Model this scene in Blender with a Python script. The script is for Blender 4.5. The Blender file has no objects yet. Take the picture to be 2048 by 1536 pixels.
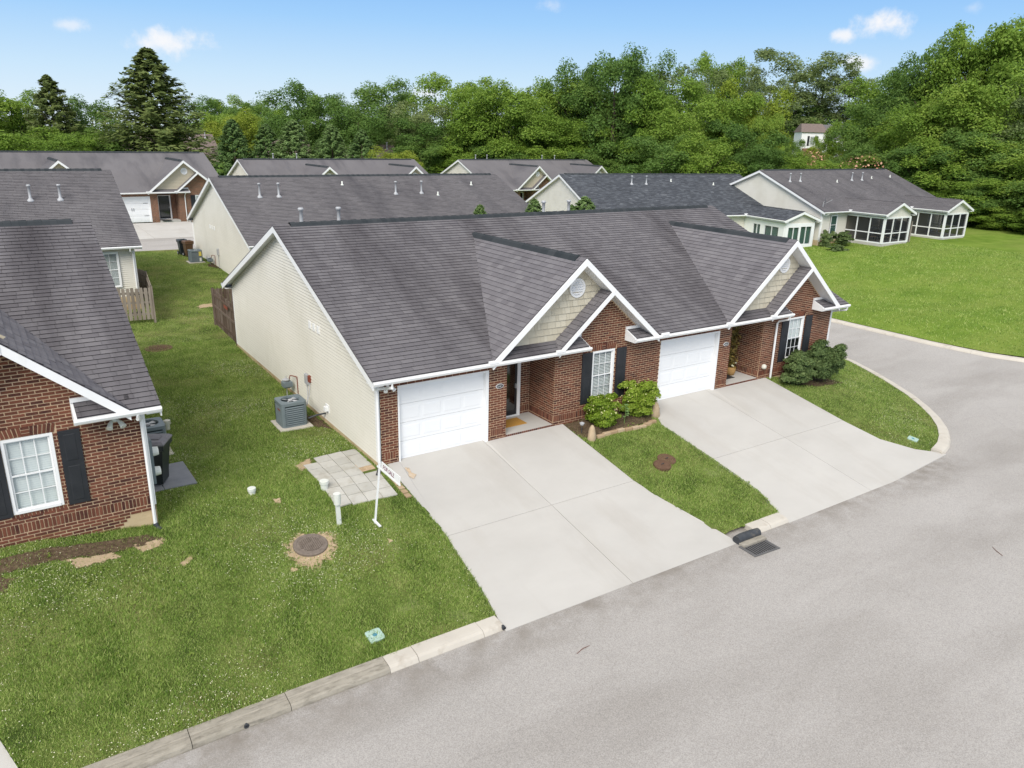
import bpy, bmesh, math, random
import numpy as np
from mathutils import Vector, Matrix
from mathutils.geometry import delaunay_2d_cdt
random.seed(7); RNG = np.random.default_rng(7)
SC = bpy.context.scene
COL = SC.collection
R = math.radians

# ------------------------------------------------------------------ camera
cam = bpy.data.cameras.new('camera'); camo = bpy.data.objects.new('camera', cam); COL.objects.link(camo)
cam.sensor_width = 36; cam.sensor_fit = 'HORIZONTAL'; cam.lens = 36 * 1527.1 / 2048; cam.clip_end = 3000
CAM = Vector((-7.8404, -18.0613, 8.8498))
r_, u_, f_ = (0.83198991, -0.5543135, 0.02300721), (0.15454541, 0.27139265, 0.94997986), (0.53283065, 0.78681801, -0.31146256)
camo.matrix_world = Matrix(((r_[0], u_[0], -f_[0], CAM.x), (r_[1], u_[1], -f_[1], CAM.y), (r_[2], u_[2], -f_[2], CAM.z), (0, 0, 0, 1)))
SC.camera = camo

# ------------------------------------------------------------------ world, sun, exposure
SUN_ELEV, SUN_AZ = R(42), R(226)          # azimuth clockwise from +y : light comes from behind-left of the camera
EXPOSURE = .70; SKYK = 1.0 / (.15 * 2 ** EXPOSURE); CLOUDK = 4.3
world = bpy.data.worlds.new('World'); SC.world = world; world.use_nodes = True
nt = world.node_tree; nt.nodes.clear()
def N(tree, t, **kw):
    n = tree.nodes.new(t)
    for k, v in kw.items(): setattr(n, k, v)
    return n
out = N(nt, 'ShaderNodeOutputWorld'); bg = N(nt, 'ShaderNodeBackground'); bg.inputs['Strength'].default_value = 0.15
sky = N(nt, 'ShaderNodeTexSky', sky_type='NISHITA'); sky.sun_disc = False
sky.sun_elevation = SUN_ELEV; sky.sun_rotation = SUN_AZ; sky.altitude = 300; sky.air_density = 1.0; sky.dust_density = 0.3; sky.ozone_density = 2.5
geo = N(nt, 'ShaderNodeTexCoord')
nz = N(nt, 'ShaderNodeTexNoise'); nz.inputs['Scale'].default_value = 26; nz.inputs['Detail'].default_value = 7; nz.inputs['Roughness'].default_value = .62
nt.links.new(geo.outputs['Generated'], nz.inputs['Vector'])
# puffs of cloud: soft ellipses round directions in the sky, frayed by the noise
CLOUDS = [((.0956, .9906, .0974), .034, .010, .55), ((.1889, .978, .0883), .058, .020, .9), ((.5825, .7999, .1443), .026, .013, .4), ((.8387, .5307, .1221), .046, .021, 1.0),
          ((.814, .5699, .1124), .022, .010, .85), ((.8303, .551, .0841), .03, .011, .8), ((.4617, .8859, .0451), .03, .012, .8), ((.8762, .4626, .1352), .018, .009, .3),
          ((-.45, .86, .16), .07, .025, .8), ((.98, .05, .16), .06, .02, .8), ((.1, -.9, .3), .1, .04, .8), ((-.9, -.2, .25), .1, .04, .8)]
acc = None
for d, w, h, s in CLOUDS:
    d = Vector(d).normalized()
    sub = N(nt, 'ShaderNodeVectorMath', operation='SUBTRACT'); sub.inputs[1].default_value = d
    nt.links.new(geo.outputs['Generated'], sub.inputs[0])
    mul = N(nt, 'ShaderNodeVectorMath', operation='MULTIPLY'); mul.inputs[1].default_value = (1 / w, 1 / w, 1 / h)
    nt.links.new(sub.outputs[0], mul.inputs[0])
    ln = N(nt, 'ShaderNodeVectorMath', operation='LENGTH'); nt.links.new(mul.outputs[0], ln.inputs[0])
    m1 = N(nt, 'ShaderNodeMath', operation='MULTIPLY_ADD'); m1.inputs[1].default_value = -1.0; m1.inputs[2].default_value = .75
    nt.links.new(ln.outputs['Value'], m1.inputs[0])
    m2 = N(nt, 'ShaderNodeMath', operation='MULTIPLY_ADD'); m2.inputs[1].default_value = 2.6; nt.links.new(nz.outputs['Fac'], m2.inputs[0])
    m2b = N(nt, 'ShaderNodeMath', operation='ADD'); m2b.inputs[1].default_value = -1.25
    nt.links.new(m1.outputs[0], m2b.inputs[0]); nt.links.new(m2b.outputs[0], m2.inputs[2])
    m3 = N(nt, 'ShaderNodeMapRange'); m3.interpolation_type = 'SMOOTHSTEP'
    m3.inputs['From Min'].default_value = 0; m3.inputs['From Max'].default_value = .95; m3.inputs['To Max'].default_value = s
    nt.links.new(m2.outputs[0], m3.inputs['Value'])
    if acc is None: acc = m3.outputs[0]
    else:
        mx = N(nt, 'ShaderNodeMath', operation='MAXIMUM'); nt.links.new(acc, mx.inputs[0]); nt.links.new(m3.outputs[0], mx.inputs[1]); acc = mx.outputs[0]
# clear blue band low down, broken bright cloud overhead (the photograph's light is soft and neutral)
sep = N(nt, 'ShaderNodeSeparateXYZ'); nt.links.new(geo.outputs['Generated'], sep.inputs[0])
def elev(lo, hi):
    m = N(nt, 'ShaderNodeMapRange'); m.interpolation_type = 'SMOOTHSTEP'; m.inputs['From Min'].default_value = lo; m.inputs['From Max'].default_value = hi; nt.links.new(sep.outputs['Z'], m.inputs['Value']); return m.outputs[0]
ramp = N(nt, 'ShaderNodeValToRGB'); el = ramp.color_ramp.elements
el[0].position = 0; el[0].color = (SKYK * .80, SKYK * .90, SKYK * .97, 1); el[1].position = 1; el[1].color = (SKYK * .20, SKYK * .46, SKYK * .92, 1)
x_ = el.new(.30); x_.color = (SKYK * .60, SKYK * .80, SKYK * .98, 1); x_ = el.new(.62); x_.color = (SKYK * .37, SKYK * .64, SKYK * .98, 1)
mr0 = N(nt, 'ShaderNodeMapRange'); mr0.inputs['From Min'].default_value = 0.0; mr0.inputs['From Max'].default_value = .20; nt.links.new(sep.outputs['Z'], mr0.inputs['Value']); nt.links.new(mr0.outputs[0], ramp.inputs['Fac'])
blue = N(nt, 'ShaderNodeMix', data_type='RGBA'); nt.links.new(elev(.16, .40), blue.inputs['Factor']); nt.links.new(ramp.outputs['Color'], blue.inputs['A']); nt.links.new(sky.outputs[0], blue.inputs['B'])
n5 = N(nt, 'ShaderNodeTexNoise'); n5.inputs['Scale'].default_value = 2.6; n5.inputs['Detail'].default_value = 5; nt.links.new(geo.outputs['Generated'], n5.inputs['Vector'])
c5 = N(nt, 'ShaderNodeMapRange'); c5.inputs['From Min'].default_value = .30; c5.inputs['From Max'].default_value = .52; nt.links.new(n5.outputs['Fac'], c5.inputs['Value'])
c6 = N(nt, 'ShaderNodeMath', operation='MULTIPLY'); nt.links.new(c5.outputs[0], c6.inputs[0]); nt.links.new(elev(.22, .42), c6.inputs[1])
over = N(nt, 'ShaderNodeMix', data_type='RGBA'); over.inputs['B'].default_value = (CLOUDK * 1.0, CLOUDK * .985, CLOUDK * .96, 1); nt.links.new(c6.outputs[0], over.inputs['Factor']); nt.links.new(blue.outputs['Result'], over.inputs['A'])
mixc = N(nt, 'ShaderNodeMix', data_type='RGBA'); mixc.inputs['B'].default_value = (SKYK * .98, SKYK * .97, SKYK * .98, 1)
nt.links.new(acc, mixc.inputs['Factor']); nt.links.new(over.outputs['Result'], mixc.inputs['A'])
nt.links.new(mixc.outputs['Result'], bg.inputs['Color']); nt.links.new(bg.outputs[0], out.inputs[0])
sun = bpy.data.lights.new('sun', 'SUN'); suno = bpy.data.objects.new('sun', sun); COL.objects.link(suno)
sun.energy = 2.0; sun.angle = R(32); sun.color = (1, .96, .9)
sd = Vector((math.sin(SUN_AZ) * math.cos(SUN_ELEV), math.cos(SUN_AZ) * math.cos(SUN_ELEV), math.sin(SUN_ELEV)))
suno.rotation_euler = sd.to_track_quat('Z', 'Y').to_euler()
SC.view_settings.view_transform = 'Standard'; SC.view_settings.look = 'None'
SC.view_settings.exposure = EXPOSURE; SC.view_settings.gamma = 1; SC.view_settings.use_curve_mapping = False
SC.render.engine = 'CYCLES'; SC.cycles.max_bounces = 6; SC.cycles.transparent_max_bounces = 12

# ------------------------------------------------------------------ helpers
class MB:
    """collects faces, then links them as ONE mesh object"""
    def __init__(s): s.v = []; s.f = []
    def poly(s, pts):
        n = len(s.v); s.v += [tuple(p) for p in pts]; s.f.append(tuple(range(n, n + len(pts)))); return s
    def box(s, x0, y0, z0, x1, y1, z1):
        n = len(s.v)
        s.v += [(x0, y0, z0), (x1, y0, z0), (x1, y1, z0), (x0, y1, z0), (x0, y0, z1), (x1, y0, z1), (x1, y1, z1), (x0, y1, z1)]
        s.f += [(n, n + 3, n + 2, n + 1), (n + 4, n + 5, n + 6, n + 7), (n, n + 1, n + 5, n + 4), (n + 1, n + 2, n + 6, n + 5), (n + 2, n + 3, n + 7, n + 6), (n + 3, n, n + 4, n + 7)]; return s
    def bevel_box(s, x0, y0, z0, x1, y1, z1, b=.01):
        n = len(s.v)
        for (z, i) in ((z0, b), (z0 + b, 0), (z1 - b, 0), (z1, b)):
            s.v += [(x0 + i, y0 + i, z), (x1 - i, y0 + i, z), (x1 - i, y1 - i, z), (x0 + i, y1 - i, z)]
        for k in range(3):
            for j in range(4):
                a = n + 4 * k + j; bb = n + 4 * k + (j + 1) % 4; s.f.append((a, bb, bb + 4, a + 4))
        s.f += [(n + 3, n + 2, n + 1, n), (n + 12, n + 13, n + 14, n + 15)]; return s
    def obox(s, c, ax, ay, az):
        c = Vector(c); ax = Vector(ax); ay = Vector(ay); az = Vector(az); n = len(s.v)
        for sz in (-1, 1):
            for sx, sy in ((-1, -1), (1, -1), (1, 1), (-1, 1)): s.v.append(tuple(c + ax * sx + ay * sy + az * sz))
        s.f += [(n, n + 3, n + 2, n + 1), (n + 4, n + 5, n + 6, n + 7), (n, n + 1, n + 5, n + 4), (n + 1, n + 2, n + 6, n + 5), (n + 2, n + 3, n + 7, n + 6), (n + 3, n, n + 4, n + 7)]; return s
    def prism(s, a, b):
        """two matching rings, closed with caps"""
        n = len(s.v); k = len(a); s.v += [tuple(p) for p in a] + [tuple(p) for p in b]
        s.f += [tuple(range(n + k - 1, n - 1, -1)), tuple(range(n + k, n + 2 * k))]
        for j in range(k):
            j2 = (j + 1) % k; s.f.append((n + j, n + j2, n + k + j2, n + k + j))
        return s
    def tube(s, pts, r, seg=8, caps=True):
        pts = [Vector(p) for p in pts]; n0 = len(s.v); rs = r if isinstance(r, (list, tuple)) else [r] * len(pts)
        for i, p in enumerate(pts):
            d = (pts[min(i + 1, len(pts) - 1)] - pts[max(i - 1, 0)]).normalized()
            up = Vector((0, 0, 1)) if abs(d.z) < .9 else Vector((1, 0, 0))
            a = d.cross(up).normalized(); b = d.cross(a)
            for k in range(seg):
                t = 2 * math.pi * k / seg; s.v.append(tuple(p + (a * math.cos(t) + b * math.sin(t)) * rs[i]))
        for i in range(len(pts) - 1):
            for k in range(seg):
                k2 = (k + 1) % seg; s.f.append((n0 + i * seg + k, n0 + i * seg + k2, n0 + (i + 1) * seg + k2, n0 + (i + 1) * seg + k))
        if caps:
            s.f.append(tuple(range(n0 + seg - 1, n0 - 1, -1))); e = n0 + (len(pts) - 1) * seg; s.f.append(tuple(range(e, e + seg)))
        return s
    def lathe(s, prof, seg=16, c=(0, 0, 0), caps=True):
        n0 = len(s.v)
        for r, z in prof:
            for k in range(seg):
                t = 2 * math.pi * k / seg; s.v.append((c[0] + r * math.cos(t), c[1] + r * math.sin(t), c[2] + z))
        for i in range(len(prof) - 1):
            for k in range(seg):
                k2 = (k + 1) % seg; s.f.append((n0 + i * seg + k, n0 + i * seg + k2, n0 + (i + 1) * seg + k2, n0 + (i + 1) * seg + k))
        if caps:
            s.f.append(tuple(range(n0 + seg - 1, n0 - 1, -1))); e = n0 + (len(prof) - 1) * seg; s.f.append(tuple(range(e, e + seg)))
        return s
    def mesh(s, name, mat, smooth=False):
        me = bpy.data.meshes.new(name); me.from_pydata(s.v, [], s.f)
        if mat: me.materials.append(mat)
        if smooth: me.polygons.foreach_set('use_smooth', [True] * len(me.polygons))
        me.update(); return me
    def build(s, name, mat, parent=None, loc=None, smooth=False, stuff=False):
        return link(name, s.mesh(name, mat, smooth), parent, loc, stuff)
def link(name, me, parent=None, loc=None, stuff=False):
    o = bpy.data.objects.new(name, me); COL.objects.link(o)
    if parent: o.parent = parent
    if loc is not None: o.location = loc
    if stuff: o['kind'] = 'stuff'
    return o
def thing(name, label, cat, loc=(0, 0, 0), rz=0, group=None):
    o = bpy.data.objects.new(name, None); COL.objects.link(o); o.empty_display_size = .2
    o.location = loc; o.rotation_euler = (0, 0, rz); return tag(o, label, cat, group)
def tag(o, label=None, cat=None, group=None, kind=None):
    if label: o['label'] = label
    if cat: o['category'] = cat
    if group: o['group'] = group
    if kind: o['kind'] = kind
    return o
def copy_tree(o, parent=None):
    c = o.copy(); COL.objects.link(c); c.parent = parent
    for ch in list(o.children): copy_tree(ch, c)
    return c
def np_mesh(name, V, F, mat):
    """V (n,3), F (m,k) -> mesh, fast"""
    me = bpy.data.meshes.new(name); k = F.shape[1]
    me.vertices.add(len(V)); me.vertices.foreach_set('co', V.astype(np.float32).ravel())
    me.loops.add(F.size); me.loops.foreach_set('vertex_index', F.astype(np.int32).ravel())
    me.polygons.add(len(F)); me.polygons.foreach_set('loop_start', np.arange(0, F.size, k, dtype=np.int32)); me.polygons.foreach_set('loop_total', np.full(len(F), k, dtype=np.int32))
    me.materials.append(mat); me.update(calc_edges=True); return me
def smooth01(t): t = min(1, max(0, t)); return t * t * (3 - 2 * t)

# ------------------------------------------------------------------ materials
def mat(name, col, rough=.7, spec=.3, metal=0):
    m = bpy.data.materials.new(name); m.use_nodes = True; b = m.node_tree.nodes['Principled BSDF']
    b.inputs['Base Color'].default_value = (*col, 1); b.inputs['Roughness'].default_value = rough; b.inputs['Specular IOR Level'].default_value = spec; b.inputs['Metallic'].default_value = metal
    return m
def varied(name, stops, rough=.8, spec=.2, island=1.0, noise=0.0, nscale=(1, 1, 1), detail=4, bump=0, bscale=60, dirt=None, dscale=(1, 1, 1), dmin=.45, dmax=.75, bdist=.01):
    """base colour from a ramp driven by piece-to-piece randomness plus position noise; optional dirt colour over it"""
    m = bpy.data.materials.new(name); m.use_nodes = True; t = m.node_tree; b = t.nodes['Principled BSDF']
    b.inputs['Roughness'].default_value = rough; b.inputs['Specular IOR Level'].default_value = spec
    g = N(t, 'ShaderNodeNewGeometry'); oi = N(t, 'ShaderNodeObjectInfo')
    add = N(t, 'ShaderNodeMath', operation='ADD'); t.links.new(g.outputs['Random Per Island'], add.inputs[0]); t.links.new(oi.outputs['Random'], add.inputs[1])
    fr = N(t, 'ShaderNodeMath', operation='FRACT'); t.links.new(add.outputs[0], fr.inputs[0])
    mp = N(t, 'ShaderNodeMapping'); mp.inputs['Scale'].default_value = nscale; t.links.new(g.outputs['Position'], mp.inputs['Vector'])
    nz = N(t, 'ShaderNodeTexNoise'); nz.inputs['Scale'].default_value = 1; nz.inputs['Detail'].default_value = detail; nz.inputs['Roughness'].default_value = .6
    t.links.new(mp.outputs[0], nz.inputs['Vector'])
    ns = N(t, 'ShaderNodeMapRange'); ns.inputs['From Min'].default_value = .28; ns.inputs['From Max'].default_value = .72; t.links.new(nz.outputs['Fac'], ns.inputs['Value'])
    mix = N(t, 'ShaderNodeMix', data_type='FLOAT'); tot = island + noise
    mix.inputs['Factor'].default_value = noise / tot if tot else 0
    t.links.new(fr.outputs[0], mix.inputs['A']); t.links.new(ns.outputs[0], mix.inputs['B'])
    cr = N(t, 'ShaderNodeValToRGB'); e = cr.color_ramp.elements
    while len(e) > 1: e.remove(e[-1])
    e[0].position = stops[0][0]; e[0].color = (*stops[0][1], 1)
    for p, c in stops[1:]:
        x = e.new(p); x.color = (*c, 1)
    t.links.new(mix.outputs['Result'], cr.inputs['Fac']); colour = cr.outputs['Color']
    if dirt:
        mp2 = N(t, 'ShaderNodeMapping'); mp2.inputs['Scale'].default_value = dscale; mp2.inputs['Location'].default_value = (3.1, 7.7, 1.3); t.links.new(g.outputs['Position'], mp2.inputs['Vector'])
        n2 = N(t, 'ShaderNodeTexNoise'); n2.inputs['Scale'].default_value = 1; n2.inputs['Detail'].default_value = 6; n2.inputs['Roughness'].default_value = .62; t.links.new(mp2.outputs[0], n2.inputs['Vector'])
        r2 = N(t, 'ShaderNodeMapRange'); r2.inputs['From Min'].default_value = dmin; r2.inputs['From Max'].default_value = dmax; t.links.new(n2.outputs['Fac'], r2.inputs['Value'])
        mm = N(t, 'ShaderNodeMix', data_type='RGBA'); mm.inputs['B'].default_value = (*dirt, 1)
        t.links.new(r2.outputs[0], mm.inputs['Factor']); t.links.new(colour, mm.inputs['A']); colour = mm.outputs['Result']
    t.links.new(colour, b.inputs['Base Color'])
    if bump:
        n3 = N(t, 'ShaderNodeTexNoise'); n3.inputs['Scale'].default_value = bscale; n3.inputs['Detail'].default_value = 4; t.links.new(g.outputs['Position'], n3.inputs['Vector'])
        bp = N(t, 'ShaderNodeBump'); bp.inputs['Strength'].default_value = bump; bp.inputs['Distance'].default_value = bdist; t.links.new(n3.outputs['Fac'], bp.inputs['Height']); t.links.new(bp.outputs[0], b.inputs['Normal'])
    return m
M = {}
M['white'] = varied('white_trim', [(0, (.78, .78, .78)), (1, (.84, .84, .83))], .45, .3, .3, 1, (1.5, 1.5, 1.5), dirt=(.62, .62, .58), dscale=(2, 2, .8), dmin=.6, dmax=.95)
M['garage'] = varied('garage_white', [(0, (.80, .81, .82)), (1, (.84, .845, .85))], .4, .3, .4, 1, (.8, .8, .8))
M['siding'] = varied('cream_siding', [(0, (.68, .65, .57)), (1, (.73, .70, .62))], .5, .25, .5, 1, (.5, .5, .5), dirt=(.60, .57, .48), dscale=(.5, .5, .35), dmin=.5, dmax=.85)
M['shake'] = varied('tan_shake', [(0, (.52, .47, .36)), (.5, (.58, .53, .41)), (1, (.64, .59, .47))], .7, .2, 1, .4, (1, 1, 1), bump=.25, bscale=40)
M['tan_lap'] = varied('tan_lap', [(0, (.52, .46, .34)), (1, (.58, .52, .39))], .6, .2, .5, .5, (1, 1, 1))
M['brick'] = varied('red_brick', [(0, (.055, .026, .022)), (.14, (.075, .030, .024)), (.3, (.115, .046, .031)), (.6, (.148, .056, .036)), (.85, (.178, .067, .042)), (1, (.20, .083, .053))], .85, .15, 1, .35, (9, 9, 9), bump=.5, bscale=50)
M['mortar'] = varied('mortar', [(0, (.50, .355, .225)), (1, (.60, .44, .295))], .95, .1, .2, 1, (3, 3, 3), bump=.4, bscale=80)
M['found'] = varied('foundation', [(0, (.46, .35, .21)), (1, (.56, .44, .28))], .95, .1, .2, 1, (2, 2, 4), dirt=(.32, .20, .10), dscale=(1, 1, 3), dmin=.5, dmax=.75, bump=.4, bscale=30)
SH = [(0, (.118, .110, .117)), (.4, (.148, .139, .147)), (.75, (.172, .162, .169)), (1, (.20, .189, .195))]
M['shingle_y'] = varied('shingles_main', SH, .95, .12, .6, .5, (.55, .16, .3), 5, bump=.6, bscale=90, dirt=(.066, .060, .065), dscale=(.62, .10, .10), dmin=.45, dmax=.74)
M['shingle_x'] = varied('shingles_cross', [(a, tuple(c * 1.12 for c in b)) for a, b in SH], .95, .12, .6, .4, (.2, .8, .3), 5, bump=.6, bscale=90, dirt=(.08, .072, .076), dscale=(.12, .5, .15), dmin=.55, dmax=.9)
M['shingle_dark'] = varied('shingles_dark', [(0, (.060, .066, .076)), (.5, (.085, .092, .105)), (.85, (.12, .13, .145)), (1, (.21, .22, .235))], .95, .12, 1, .4, (.8, .8, .8), bump=.5, bscale=60)
M['shingle_grey'] = varied('shingles_grey', [(0, (.125, .117, .123)), (.5, (.152, .143, .148)), (1, (.182, .172, .177))], .95, .12, .6, .8, (.4, .2, .3), bump=.5, bscale=60, dirt=(.075, .072, .08), dscale=(.5, .12, .13), dmin=.5, dmax=.8)
M['shingle_brown'] = varied('shingles_brown', [(0, (.16, .125, .11)), (1, (.22, .175, .155))], .95, .1, .3, 1, (3, 3, 3))
M['groove_shade'] = mat('siding_groove_shade', (.22, .20, .16), .9, .05); M['weed'] = None  # siding groove faces coloured dark to paint the shadow line at each lap
M['shedge_shade'] = mat('shingle_edge_shade', (.030, .028, .031), .95, .05)  # dark asphalt edge, taken near black to paint each course's shadow line too
M['ridge'] = varied('ridge_cap', [(0, (.028, .034, .038)), (1, (.055, .06, .064))], .9, .15, 1, .5, (2, 2, 2))
M['black'] = varied('black_shutter', [(0, (.018, .02, .024)), (1, (.03, .032, .037))], .5, .35, .3, 1, (3, 3, 3))
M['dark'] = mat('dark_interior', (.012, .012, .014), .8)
M['door'] = mat('black_door', (.014, .016, .02), .35, .5)
M['blind'] = mat('white_blind', (.72, .74, .72), .6)
M['curtain'] = varied('green_curtain', [(0, (.03, .07, .058)), (1, (.09, .16, .13))], .8, .2, .3, 1, (9, 9, .6))
M['metal'] = varied('galvanised', [(0, (.34, .35, .36)), (1, (.5, .5, .51))], .45, .5, .3, 1, (4, 4, 4))
M['ac'] = varied('ac_grey', [(0, (.13, .165, .18)), (1, (.19, .225, .24))], .5, .4, .3, 1, (3, 3, 3))
M['acdark'] = mat('ac_dark', (.022, .034, .038), .6)
M['bin'] = varied('bin_black', [(0, (.012, .017, .02)), (1, (.028, .035, .04))], .45, .4, .3, 1, (3, 3, 3))
M['binlid'] = varied('bin_lid', [(0, (.15, .14, .155)), (1, (.24, .23, .245))], .6, .3, .3, 1, (6, 6, 6))
M['binbrown'] = varied('bin_brown', [(0, (.085, .045, .022)), (1, (.12, .065, .034))], .5, .35, .3, 1, (3, 3, 3))
M['tyre'] = mat('tyre', (.015, .015, .016), .8)
M['iron'] = varied('cast_iron', [(0, (.12, .095, .075)), (1, (.22, .18, .15))], .8, .3, .3, 1, (12, 12, 12), bump=.3, bscale=90)
M['rust'] = varied('rusty_lid', [(0, (.09, .05, .03)), (1, (.17, .10, .065))], .85, .2, .3, 1, (8, 8, 8))
M['steel'] = varied('grate_steel', [(0, (.09, .09, .092)), (1, (.17, .165, .16))], .6, .4, .3, 1, (8, 8, 8))
M['pipe'] = varied('black_pipe', [(0, (.028, .032, .038)), (1, (.06, .064, .07))], .55, .4, .3, 1, (5, 5, 5), dirt=(.16, .14, .11), dscale=(4, 4, 4), dmin=.55, dmax=.8)
M['concrete'] = varied('drive_concrete', [(0, (.455, .435, .403)), (1, (.535, .515, .48))], .9, .15, .35, 1, (.45, .7, .4), 8, bump=.3, bscale=140, bdist=.004, dirt=(.43, .40, .36), dscale=(.8, .22, .5), dmin=.52, dmax=.85)
M['kerb'] = varied('kerb_new', [(0, (.50, .46, .40)), (1, (.58, .54, .47))], .9, .15, .5, 1, (2, 2, 2), 6, bump=.3, bscale=90, dirt=(.36, .31, .25), dscale=(2.5, 2.5, 2.5), dmin=.55, dmax=.8)
M['kerbold'] = varied('kerb_old', [(0, (.27, .245, .20)), (1, (.40, .365, .305))], .95, .1, .5, 1, (5, 5, 5), 7, bump=.7, bscale=60, dirt=(.15, .135, .11), dscale=(4, 13, 13), dmin=.48, dmax=.82)
M['paver'] = varied('paver', [(0, (.40, .385, .34)), (.5, (.47, .455, .41)), (1, (.54, .52, .47))], .9, .15, 1, .6, (3, 3, 3), bump=.3, bscale=60, dirt=(.36, .33, .27), dscale=(3, 3, 3), dmin=.5, dmax=.8)
M['paverbrick'] = varied('small_pavers', [(0, (.36, .24, .14)), (1, (.52, .40, .27))], .9, .15, 1, .4, (5, 5, 5))
M['slate'] = varied('grey_slab', [(0, (.20, .21, .235)), (1, (.27, .28, .305))], .9, .15, .3, 1, (3, 3, 3))
M['soil'] = varied('soil', [(0, (.05, .034, .022)), (.5, (.10, .07, .045)), (1, (.20, .145, .095))], 1, .05, .4, 1, (14, 14, 14), 6, bump=.8, bscale=40, bdist=.03)
M['drysoil'] = varied('dry_dirt', [(0, (.36, .265, .165)), (1, (.52, .40, .27))], 1, .05, .3, 1, (6, 6, 6), 6, bump=.5, bscale=40)
M['wood'] = varied('weathered_wood', [(0, (.15, .125, .10)), (.5, (.24, .205, .17)), (1, (.33, .29, .25))], .9, .15, 1, .9, (14, 14, 1.2), 5, bump=.4, bscale=40)
M['wooddark'] = varied('dark_wood', [(0, (.06, .042, .03)), (.5, (.115, .08, .058)), (1, (.22, .18, .15))], .9, .15, 1, .9, (14, 14, 1.2), 5, bump=.4, bscale=40)
M['rock'] = varied('tan_rock', [(0, (.36, .27, .17)), (1, (.52, .41, .28))], .9, .15, .3, 1, (5, 5, 5), 6, bump=.5, bscale=25)
M['mat_orange'] = varied('coir_mat', [(0, (.40, .21, .05)), (1, (.52, .29, .08))], 1, .05, .2, 1, (30, 30, 30))
M['basket'] = varied('wicker', [(0, (.30, .17, .06)), (1, (.50, .31, .13))], .9, .15, .3, 1, (14, 14, 50), bump=.6, bscale=70)
M['teal'] = varied('teal_lid', [(0, (.36, .50, .44)), (1, (.44, .58, .52))], .7, .25, .3, 1, (9, 9, 9))
M['blue'] = mat('blue_disc', (.07, .23, .33), .6)
M['pvc'] = varied('white_pvc', [(0, (.60, .62, .56)), (1, (.74, .75, .70))], .55, .3, .3, 1, (5, 5, 5))
M['red'] = mat('red_letter', (.16, .02, .06), .6); M['navy'] = mat('navy_letter', (.04, .04, .12), .6); M['cream'] = mat('cream_plastic', (.62, .60, .52), .5)
M['copper'] = mat('rusty_valve', (.22, .06, .035), .7); M['yellow'] = mat('yellow_label', (.65, .52, .10), .6); M['cushion'] = mat('cushion', (.42, .30, .20), .9); M['plum'] = mat('plum_cushion', (.07, .015, .04), .9)
M['bark'] = varied('bark', [(0, (.06, .045, .033)), (1, (.15, .12, .09))], .95, .1, .3, 1, (2, 2, .6), bump=.5, bscale=12)
M['leafstem'] = mat('stem_green', (.16, .26, .07), .7)
M['asphalt'] = None
def glass(name, tint, fac, rough=.05):
    m = bpy.data.materials.new(name); m.use_nodes = True; t = m.node_tree; t.nodes.clear()
    o = N(t, 'ShaderNodeOutputMaterial'); tr = N(t, 'ShaderNodeBsdfTransparent'); tr.inputs[0].default_value = (*tint, 1)
    gl = N(t, 'ShaderNodeBsdfGlossy'); gl.inputs['Roughness'].default_value = rough; gl.inputs[0].default_value = (.9, .95, 1, 1)
    fr = N(t, 'ShaderNodeLayerWeight'); fr.inputs[0].default_value = .5
    pw = N(t, 'ShaderNodeMath', operation='POWER'); pw.inputs[1].default_value = 4; t.links.new(fr.outputs['Facing'], pw.inputs[0]); ma = N(t, 'ShaderNodeMath', operation='MULTIPLY_ADD'); ma.inputs[1].default_value = .6; ma.inputs[2].default_value = .045 + fac; t.links.new(pw.outputs[0], ma.inputs[0])
    mx = N(t, 'ShaderNodeMixShader'); t.links.new(ma.outputs[0], mx.inputs[0]); t.links.new(tr.outputs[0], mx.inputs[1]); t.links.new(gl.outputs[0], mx.inputs[2]); t.links.new(mx.outputs[0], o.inputs[0]); return m
M['glass'] = glass('window_glass', (.9, .93, .93), .01); M['glassdark'] = glass('dark_glass', (.10, .13, .14), .05, .08)
def screen_mat():
    m = bpy.data.materials.new('insect_screen'); m.use_nodes = True; t = m.node_tree; t.nodes.clear()
    o = N(t, 'ShaderNodeOutputMaterial'); tr = N(t, 'ShaderNodeBsdfTransparent'); df = N(t, 'ShaderNodeBsdfDiffuse'); df.inputs[0].default_value = (.03, .032, .036, 1)
    mx = N(t, 'ShaderNodeMixShader'); mx.inputs[0].default_value = .60; t.links.new(tr.outputs[0], mx.inputs[1]); t.links.new(df.outputs[0], mx.inputs[2]); t.links.new(mx.outputs[0], o.inputs[0]); return m
M['screen'] = screen_mat()
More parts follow.
